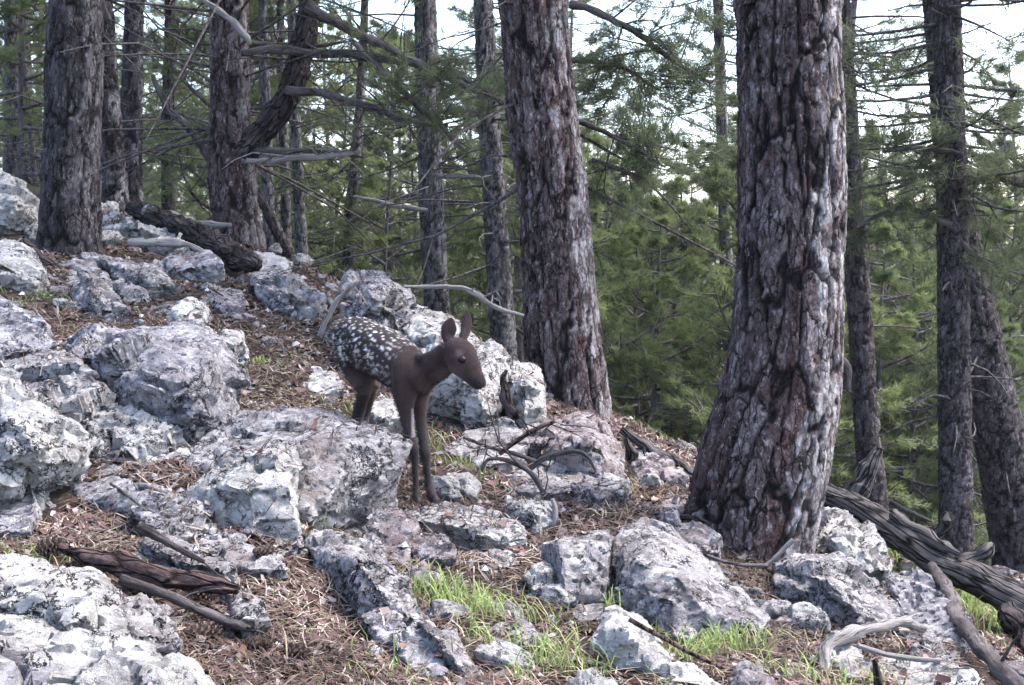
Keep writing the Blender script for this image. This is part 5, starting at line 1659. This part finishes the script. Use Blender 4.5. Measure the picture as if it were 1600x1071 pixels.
# neck
fb.add(*chain([(640, 576, 4.52, 35, 0.52), (660, 579, 4.48, 30, 0.50), (680, 572, 4.43, 26.5, 0.52), (697, 560, 4.39, 24, 0.58), (708, 551, 4.37, 23, 0.7)], 22, 26, (0.3, -0.95, 0)))
# head: skull, cheek, muzzle
HL = (0.25, -0.97, 0.05)
fb.add(*chain([(701, 538, 4.38, 12, 0.9), (709, 545, 4.37, 22, 0.85), (721, 557, 4.36, 24.5, 0.78), (731, 571, 4.345, 20, 0.72), (741, 586, 4.335, 14.5, 0.75), (749, 599, 4.325, 11.5, 0.85), (753, 606, 4.32, 8, 0.9)], 22, 34, HL))
fb.add(*chain([(706, 570, 4.36, 11, 0.9), (718, 580, 4.35, 9, 0.9), (733, 594, 4.335, 6.5, 1.0), (742, 604, 4.33, 5, 1.0)], 14, None, HL))
# forelegs
fb.add(*chain([(633, 620, 4.46, 19, 0.8), (634, 640, 4.46, 13.5, 0.85), (637, 662, 4.46, 9.2, 0.95), (642, 684, 4.46, 8.2, 1.0), (645, 699, 4.455, 9.4, 1.0), (648, 712, 4.46, 7.0, 1.0), (649, 735, 4.46, 5.0, 1.0), (650, 757, 4.46, 4.8, 1.0), (651, 772, 4.455, 6.6, 1.0), (652, 782, 4.44, 5.6, 1.0)], 14, 40, LAT))
fb.add(*chain([(656, 622, 4.53, 15, 0.8), (657, 645, 4.52, 10.5, 0.9), (659, 672, 4.51, 8, 1.0), (662, 692, 4.50, 7.4, 1.0), (664, 707, 4.495, 9.2, 1.0), (666, 720, 4.50, 7.0, 1.0), (668, 740, 4.50, 5.4, 1.0), (671, 757, 4.495, 5.2, 1.0), (674, 770, 4.48, 7.4, 1.0), (678, 780, 4.46, 6.2, 1.0)], 14, 40, LAT))
# hind legs: stifle forward, hock back
fb.add(*chain([(569, 596, 4.77, 18, 0.7), (568, 618, 4.78, 12, 0.8), (562, 640, 4.81, 9.5, 0.9), (559, 654, 4.82, 9, 1.0), (560, 680, 4.80, 6.3, 1.0), (562, 702, 4.79, 5.8, 1.0), (563, 712, 4.78, 6.6, 1.0), (565, 720, 4.76, 5.6, 1.0)], 14, 40, LAT))
fb.add(*chain([(579, 596, 4.89, 14, 0.7), (578, 618, 4.90, 10, 0.8), (572, 640, 4.93, 8.5, 0.9), (569, 652, 4.94, 8, 1.0), (570, 676, 4.92, 5.8, 1.0), (572, 696, 4.91, 5.4, 1.0), (573, 706, 4.90, 6.2, 1.0), (575, 714, 4.88, 5.2, 1.0)], 14, 40, LAT))
# tail
fb.add(*chain([(534, 498, 4.93, 8, 0.9), (526, 504, 4.97, 9, 0.9), (522, 520, 4.98, 8, 0.8), (522, 536, 4.97, 4, 0.8)], 12, None, LAT))
# ears: flattened leaves
fb.add(*chain([(704, 538, 4.40, 6, 0.7), (700, 526, 4.41, 11.5, 0.32), (702, 512, 4.41, 13, 0.26), (705, 500, 4.41, 7, 0.3), (707, 495, 4.41, 1.5, 0.5)], 14, None, (0.25, -0.97, 0.1)))
fb.add(*chain([(722, 533, 4.42, 6, 0.7), (727, 518, 4.44, 9, 0.40), (729, 502, 4.45, 9.5, 0.34), (730, 489, 4.45, 5, 0.34), (731, 483, 4.45, 1.5, 0.5)], 14, None, (0.35, -0.93, 0.1)))
C.objects.link(tmp_o)
Vf = np.concatenate(fb.V)
co, no, q = remesh(Vf, [np.concatenate(f) for f in fb.F.values() if f[0].shape[1] == 4] + [np.concatenate(f) for f in fb.F.values() if f[0].shape[1] != 4], 0.0052)
C.objects.unlink(tmp_o)
# smooth the joints a little
e = np.concatenate([q[:, [0, 1]], q[:, [1, 2]], q[:, [2, 3]], q[:, [3, 0]]])
deg = np.bincount(e.ravel(), minlength=len(co)).astype(float)
for it in range(5):
    s = np.zeros_like(co)
    for c_ in range(3):
        s[:, c_] = np.bincount(e[:, 0], co[e[:, 1], c_], len(co)) + np.bincount(e[:, 1], co[e[:, 0], c_], len(co))
    lap = s / deg[:, None] - co
    co = co + lap * (0.55 if it % 2 == 0 else -0.42)
# coat
rel = co - CAM
dep = rel @ FW
ppx = 800 + FPX * (rel @ RT) / dep
ppy = 535.5 - FPX * (rel @ UP) / dep
coat = np.tile(np.array([0.037, 0.0215, 0.021]), (len(co), 1))
vn = fbm(co * 24, 3, 8)
coat *= (1 + 0.28 * vn + 0.16 * fbm(co * np.array([70, 70, 45]), 3, 18))[:, None]
# body frame: axis from rump to chest, so that markings belong to the animal
ax0, ax1 = at(532, 512, 4.92), at(662, 592, 4.45)
axd = (ax1 - ax0) / np.linalg.norm(ax1 - ax0)
al = (co - ax0) @ axd
hgt = (co - ax0)[:, 2] - al * axd[2]
latv = np.cross(axd, [0, 0, 1.0])
latv /= np.linalg.norm(latv)
la = (co - ax0) @ latv
Lb = np.linalg.norm(ax1 - ax0)
jit = 0.024 * fbm(co * 16, 4, 21)
on_body = sstep(al + jit, -0.06, 0.0) * (1 - sstep(al + jit, Lb * 0.70, Lb * 0.97)) * sstep(hgt + jit, -0.085, -0.03)
darker = sstep(al + jit, -0.08, 0.02) * (1 - sstep(al + jit, Lb * 0.25, Lb * 1.25)) * sstep(hgt + jit, -0.13, 0.05)
coat = coat * (1 - 0.80 * darker)[:, None]
spots = np.zeros(len(co))
rg = np.random.default_rng(4)
cand = np.where(on_body > 0.25)[0]
chosen = []
order = rg.permutation(cand)
for i in order:
    if len(chosen) > 430:
        break
    if all(np.sum((co[i] - c_) ** 2) > (0.013 + 0.014 * rg.random()) ** 2 for c_ in chosen):
        chosen.append(co[i])
perp = np.cross(axd, latv)
spn = 0.0048 * fbm(co * 55, 2, 88)
for c_ in chosen:
    dv = co - c_
    a_ = rg.normal() * 0.6
    dA = dv @ axd
    dP = dv @ perp
    d1_, d2_ = dA * math.cos(a_) + dP * math.sin(a_), -dA * math.sin(a_) + dP * math.cos(a_)
    dO = dv @ latv
    dist = np.sqrt((d1_ / rg.uniform(1.0, 2.6)) ** 2 + d2_ ** 2 + dO ** 2) + spn
    spots = np.maximum(spots, rg.uniform(0.35, 1.0) * (1 - sstep(dist, 0.0005 + 0.002 * rg.random(), 0.0052 + 0.0028 * rg.random())))
spots *= on_body
coat = coat * (1 - spots)[:, None] + np.array([0.66, 0.61, 0.60]) * spots[:, None]
# belly, inner legs, throat lighter and greyer; lower legs grey brown
blend = lambda w, c: coat * (1 - w)[:, None] + np.array(c) * w[:, None]
belly = sstep(-hgt, 0.085, 0.125) * sstep(al, 0.02, 0.10) * (1 - sstep(al, Lb * 0.75, Lb * 0.9)) * (co[:, 2] > at(600, 625, 4.6)[2])
coat = blend(belly * 0.5, (0.10, 0.075, 0.07))
legs = sstep(-(co[:, 2] - at(640, 640, 4.5)[2]), 0.0, 0.06)
coat = blend(legs * 0.8, (0.034, 0.027, 0.029))
inner = legs * sstep(la, 0.0, 0.012) * (ppx < 650) * (ppy < 690)
inn = sstep(-la * 1.0, -0.012, 0.012) * 0
stripe = (1 - sstep(np.abs(ppx - 645.5), 1.5, 4.0)) * (ppy > 638) * (ppy < 684) * (dep < 4.5)
coat = blend(np.clip(stripe, 0, 1) * 0.7, (0.34, 0.28, 0.28))
throat = (1 - sstep(np.linalg.norm(co - at(690, 592, 4.40), axis=1), 0.02, 0.06))
coat = blend(throat * 0.35, (0.11, 0.08, 0.078))
muz = (1 - sstep(np.linalg.norm(co - at(750, 600, 4.31), axis=1), 0.012, 0.045)) * (dep < 4.42)
coat = blend(np.clip(muz * 1.15, 0, 1) * 0.92, (0.018, 0.013, 0.014))
fore = (1 - sstep(np.linalg.norm(co - at(735, 548, 4.34), axis=1), 0.012, 0.05)) * (dep < 4.42)
coat = blend(fore * 0.5, (0.025, 0.016, 0.017))
eyep = (1 - sstep(np.linalg.norm(co - at(717, 552, 4.31), axis=1), 0.007, 0.024))
coat = blend(eyep * 0.38, (0.24, 0.18, 0.175))
cheek = (1 - sstep(np.linalg.norm(co - at(713, 585, 4.33), axis=1), 0.01, 0.05))
coat = blend(cheek * 0.35, (0.13, 0.09, 0.09))
earin = (1 - sstep(np.linalg.norm((co - at(702, 514, 4.39)) * np.array([1.4, 1, 0.75]), axis=1), 0.008, 0.022))
coat = blend(earin * 0.8, (0.030, 0.018, 0.018))
earb = (1 - sstep(np.linalg.norm((co - at(709, 534, 4.37)), axis=1), 0.006, 0.016))
coat = blend(earb * 0.7, (0.50, 0.42, 0.42))
fm, nt, b = new_mat("fawn coat")
tc = nt.nodes.new("ShaderNodeTexCoord")
fn = noise_node(nt, tc.outputs["Object"], 160.0, 4, 0.7)
colr = mix(nt, 1.0, attr_node(nt, "coat", True), ramp(nt, fn, [(0.3, 0.72), (0.7, 1.25)]), 'MULTIPLY')
nt.links.new(colr, b.inputs["Base Color"])
b.inputs["Roughness"].default_value = 0.75
b.inputs["Sheen Weight"].default_value = 0.08
bump(nt, b, fn, 0.5, 0.006)
f0 = at(655, 785, 4.5)
fawn = empty("fawn", f0)
tag(fawn, "spotted brown deer fawn stepping down between the rocks with lowered head", "fawn")
body = obj("body", make_mesh("body", co - f0, [q], fm, True, {"coat": np.clip(coat, 0.005, 1)}), fawn)
# short coat hair standing off the skin
vn_me = np.zeros_like(co)
fnv = np.cross(co[q[:, 2]] - co[q[:, 0]], co[q[:, 3]] - co[q[:, 1]])
for k in range(4):
    for c_ in range(3):
        vn_me[:, c_] += np.bincount(q[:, k], fnv[:, c_], len(co))
vn_me /= np.maximum(np.linalg.norm(vn_me, axis=1)[:, None], 1e-9)
hi = rg.choice(len(co), min(len(co), 34000), replace=False)
hp, hn = co[hi], vn_me[hi]
flow = np.where(((dep[hi] < 4.40) & (ppy[hi] < 620))[:, None], np.array([-0.4, 0.3, 0.5]), -axd * 0.8 + np.array([0, 0, -0.7]))
hd = hn * 0.5 + flow + rg.normal(size=hp.shape) * 0.25
hd /= np.linalg.norm(hd, axis=1)[:, None]
sdv = np.cross(hd, hn)
sdv /= np.maximum(np.linalg.norm(sdv, axis=1)[:, None], 1e-6)
hl = rg.uniform(0.008, 0.017, (len(hi), 1)) * np.where(dep[hi] < 4.42, 0.55, 1.0)[:, None]
wv = 0.0011
hp = hp - hn * 0.0008
V = np.stack([hp - sdv * wv, hp + sdv * wv, hp + hd * hl], 1).reshape(-1, 3)
hcol = coat[hi] * rg.uniform(0.55, 1.6, (len(hi), 1))
ho = obj("coat_hair", make_mesh("coat_hair", V - f0, [np.arange(len(V)).reshape(-1, 3)], fm, False, {"coat": np.repeat(np.clip(hcol, 0.004, 1), 3, 0)}), fawn)
ho["kind"] = "stuff"
# eyes
em, nt, b = new_mat("dark wet eye")
b.inputs["Base Color"].default_value = (0.010, 0.007, 0.007, 1)
b.inputs["Roughness"].default_value = 0.22
b.inputs["Specular IOR Level"].default_value = 0.3
th, ph = np.meshgrid(np.linspace(0, math.pi, 11), np.linspace(0, 2 * math.pi, 16, endpoint=False), indexing='ij')
S = np.stack([np.sin(th) * np.cos(ph), np.sin(th) * np.sin(ph), np.cos(th)], 2).reshape(-1, 3)
i_, j_ = np.meshgrid(np.arange(10), np.arange(16), indexing='ij')
i_, j_ = i_.ravel(), j_.ravel()
SQ = np.stack([i_ * 16 + j_, i_ * 16 + (j_ + 1) % 16, (i_ + 1) * 16 + (j_ + 1) % 16, (i_ + 1) * 16 + j_], 1)
hc = at(722, 560, 4.355)
for pt in (at(722, 562, 4.312), None):
    if pt is None:
        pt = 2 * hc - at(722, 562, 4.312) + np.array([0.0, 0, 0.0])
    obj("eye", make_mesh("eye", S * np.array([0.0145, 0.010, 0.012]) + pt - f0, [SQ], em), fawn)
# hooves
hm, nt, b = new_mat("dark hoof")
b.inputs["Base Color"].default_value = (0.02, 0.016, 0.017, 1)
b.inputs["Roughness"].default_value = 0.5
for (px, py, d) in ((652, 782, 4.44), (679, 780, 4.455), (565, 720, 4.755), (575, 714, 4.875)):
    t_ = at(px, py, d)
    V, F = tube(np.array([t_ + [0, 0, 0.012], t_ + axd * 0.006 + [0, 0, -0.006], t_ + axd * 0.012 + [0, 0, -0.026]]), np.array([0.012, 0.016, 0.018]), 10, True, LAT, np.array([0.013, 0.020, 0.024]))
    obj("hoof", make_mesh("hoof", V - f0, F, hm), fawn)
print("fawn", len(co), time.time() - T0)

# ------------------------------------------------------------------ the wood behind
BACK = []


def plant_tree(p, x, y, s, rot, name, label, cat, group, sx=1.0, tilt=0.0):
    root = empty(name, (x, y, gz(x, y) - 0.05))
    root.rotation_euler = (random.gauss(0, tilt), random.gauss(0, tilt), rot)
    root.scale = (s * sx, s * sx, s)
    tag(root, label, cat, group)
    BACK.append((root, p, group))
    obj("trunk", p.trunk, root)
    if p.crown:
        obj("crown", p.crown, root)


LAB = {'tall': ("pine_tree", "tall dark pine with bare lower trunk in the wood beyond the crest", "tree", "tall pines of the wood beyond the crest"),
       'mid': ("pine_tree", "bushy half-grown green pine in the wood beyond the crest", "tree", "half-grown pines beyond the crest"),
       'young': ("young_pine", "low bright green young pine growing under the tall ones", "tree", "young pines under the tall ones"),
       'bare': ("bare_tree", "thin grey sapling bristling with dead twigs in the wood", "tree", "bare twiggy saplings in the wood")}
SETS = {'tall': P_TALL, 'mid': P_MID, 'young': P_YOUNG, 'bare': P_BARE}
placed = []
# lines of sight where the canopy is low and the sky shows
SKY_GAPS = [(160, 260, 20), (440, 800, 60), (880, 1060, 170), (1040, 1160, 220), (1310, 1500, 150), (1510, 1640, 60)]


def free(x, y, r_):
    return all((x - a) ** 2 + (y - b_) ** 2 > r_ * r_ for a, b_ in placed)


def wood(kind, cnt, y0, y1, gap, s0, s1, xf=None, power=1.0):
    k = tries = 0
    while k < cnt and tries < cnt * 40:
        tries += 1
        y = y0 + (y1 - y0) * random.random() ** power
        x = random.uniform(-0.5, 0.5) * y if xf is None else random.uniform(*xf) * y
        if not free(x, y, gap):
            continue
        p = random.choice(SETS[kind])
        s_ = random.uniform(s0, s1)
        px_ = 800 + FPX * x / y
        top = 400 - (gz(x, y) + p.H * s_ - 1.0) / y * FPX
        if any(a < px_ < b_ and top < lim + random.uniform(-50, 40) for a, b_, lim in SKY_GAPS):
            continue
        placed.append((x, y))
        plant_tree(p, x, y, s_, random.uniform(0, 6.28), *LAB[kind], sx=random.uniform(0.9, 1.15), tilt=0.03)
        k += 1


wood('tall', 12, 18, 32, 2.4, 0.8, 1.05)
wood('tall', 12, 17, 30, 1.6, 0.65, 0.9, xf=(-0.25, 0.05))
wood('mid', 30, 16, 32, 1.7, 0.55, 0.95)
wood('young', 14, 13, 22, 0.9, 0.8, 1.4, xf=(0.06, 0.20))
wood('young', 10, 13, 20, 0.9, 0.8, 1.3, xf=(0.26, 0.40))
wood('young', 30, 13, 30, 1.1, 0.7, 1.3)
wood('bare', 26, 14, 28, 0.7, 0.7, 1.1)
wood('bare', 18, 15, 24, 0.5, 0.6, 0.9, xf=(0.05, 0.18))
wood('tall', 34, 32, 60, 2.4, 0.75, 1.0)
wood('mid', 22, 32, 70, 2.2, 0.9, 1.4, xf=(-0.5, 0.0))
wood('mid', 70, 26, 75, 1.6, 0.7, 1.35, xf=(0.0, 0.5))
print("wood", len(placed), time.time() - T0)


# ---- tell the trees of the wood apart: which of its kind, counted from a tree that stands out
bpy.context.view_layer.update()
DG = bpy.context.evaluated_depsgraph_get()
KEY = [(110, "left of the thick dark left pine"), (365, "right of the thick dark left pine"), (675, "right of the forked pine"), (872, "right of the pale slender pine"), (1232, "right of the second thickest pine"), (1490, "right of the largest pine"), (9999, "right of the straight dark pine")]
WHAT = {"tall pines of the wood beyond the crest": "tall dark pine in the wood", "half-grown pines beyond the crest": "half-grown bushy pine beyond the crest", "young pines under the tall ones": "low bright young pine", "bare twiggy saplings in the wood": "thin grey twiggy sapling"}
ORD = ["first", "second", "third", "fourth", "fifth", "sixth", "seventh", "eighth", "ninth", "tenth", "eleventh", "twelfth", "thirteenth", "fourteenth", "fifteenth", "sixteenth", "seventeenth", "eighteenth", "nineteenth", "twentieth"]
rows = {}
for root, p, group in BACK:
    mw = root.matrix_world
    seen = 0
    for me in (p.crown, p.trunk):
        vs_ = me.vertices
        for k in range(0, len(vs_), max(1, len(vs_) // 140)):
            w = mw @ vs_[k].co
            dvec = w - Vector(CAM)
            fpx = 800 + FPX * dvec.x / max(0.1, dvec.dot(Vector(FW)))
            fpy = 535.5 - FPX * dvec.dot(Vector(UP)) / max(0.1, dvec.dot(Vector(FW)))
            if not (0 < fpx < 1600 and 0 < fpy < 1071):
                continue
            hit, loc, nor, idx, ob, mt = scene.ray_cast(DG, Vector(CAM), dvec.normalized(), distance=dvec.length + 0.3)
            if hit and ob.parent == root:
                seen += 1
    if seen == 0:
        # nothing of it shows between the nearer trees
        for ch in list(root.children):
            bpy.data.objects.remove(ch)
        bpy.data.objects.remove(root)
        continue
    if seen >= 1:
        px_ = 800 + FPX * root.location.x / root.location.y
        zone = next(i for i, (lim, nm) in enumerate(KEY) if px_ < lim)
        rows.setdefault((group, zone), []).append((px_, root))
for (group, zone), lst in rows.items():
    lst.sort(key=lambda t: -t[0] if zone == 0 else t[0])
    for k, (px_, root) in enumerate(lst[:20]):
        root["label"] = "%s %s %s" % (ORD[k], WHAT[group], KEY[zone][1])
open("/tmp/log", "a").write("labelled back trees %d of %d  t=%.1f\n" % (sum(min(20, len(v)) for v in rows.values()), len(BACK), time.time() - T0))

# ------------------------------------------------------------------ air between the trees
hz = bpy.data.materials.new("pale air")
hz.use_nodes = True
nt = hz.node_tree
nt.nodes.remove(nt.nodes["Principled BSDF"])
pv = nt.nodes.new("ShaderNodeVolumePrincipled")
pv.inputs["Color"].default_value = (0.94, 0.97, 1.0, 1)
pv.inputs["Density"].default_value = 0.0005
pv.inputs["Anisotropy"].default_value = 0.2
nt.links.new(pv.outputs[0], nt.nodes["Material Output"].inputs["Volume"])
x0, x1, y0, y1, z0, z1 = -84, 84, -16, 166, float(Z.min()) - 1.0, 30.0
Vb = np.array([(x, y, z) for x in (x0, x1) for y in (y0, y1) for z in (z0, z1)])
Fb = np.array([[0, 1, 3, 2], [4, 6, 7, 5], [0, 4, 5, 1], [2, 3, 7, 6], [0, 2, 6, 4], [1, 5, 7, 3]])
haze = obj("haze", make_mesh("haze", Vb, [Fb], hz, False))
tag(haze, "thin pale air that softens the far trees", kind="stuff")
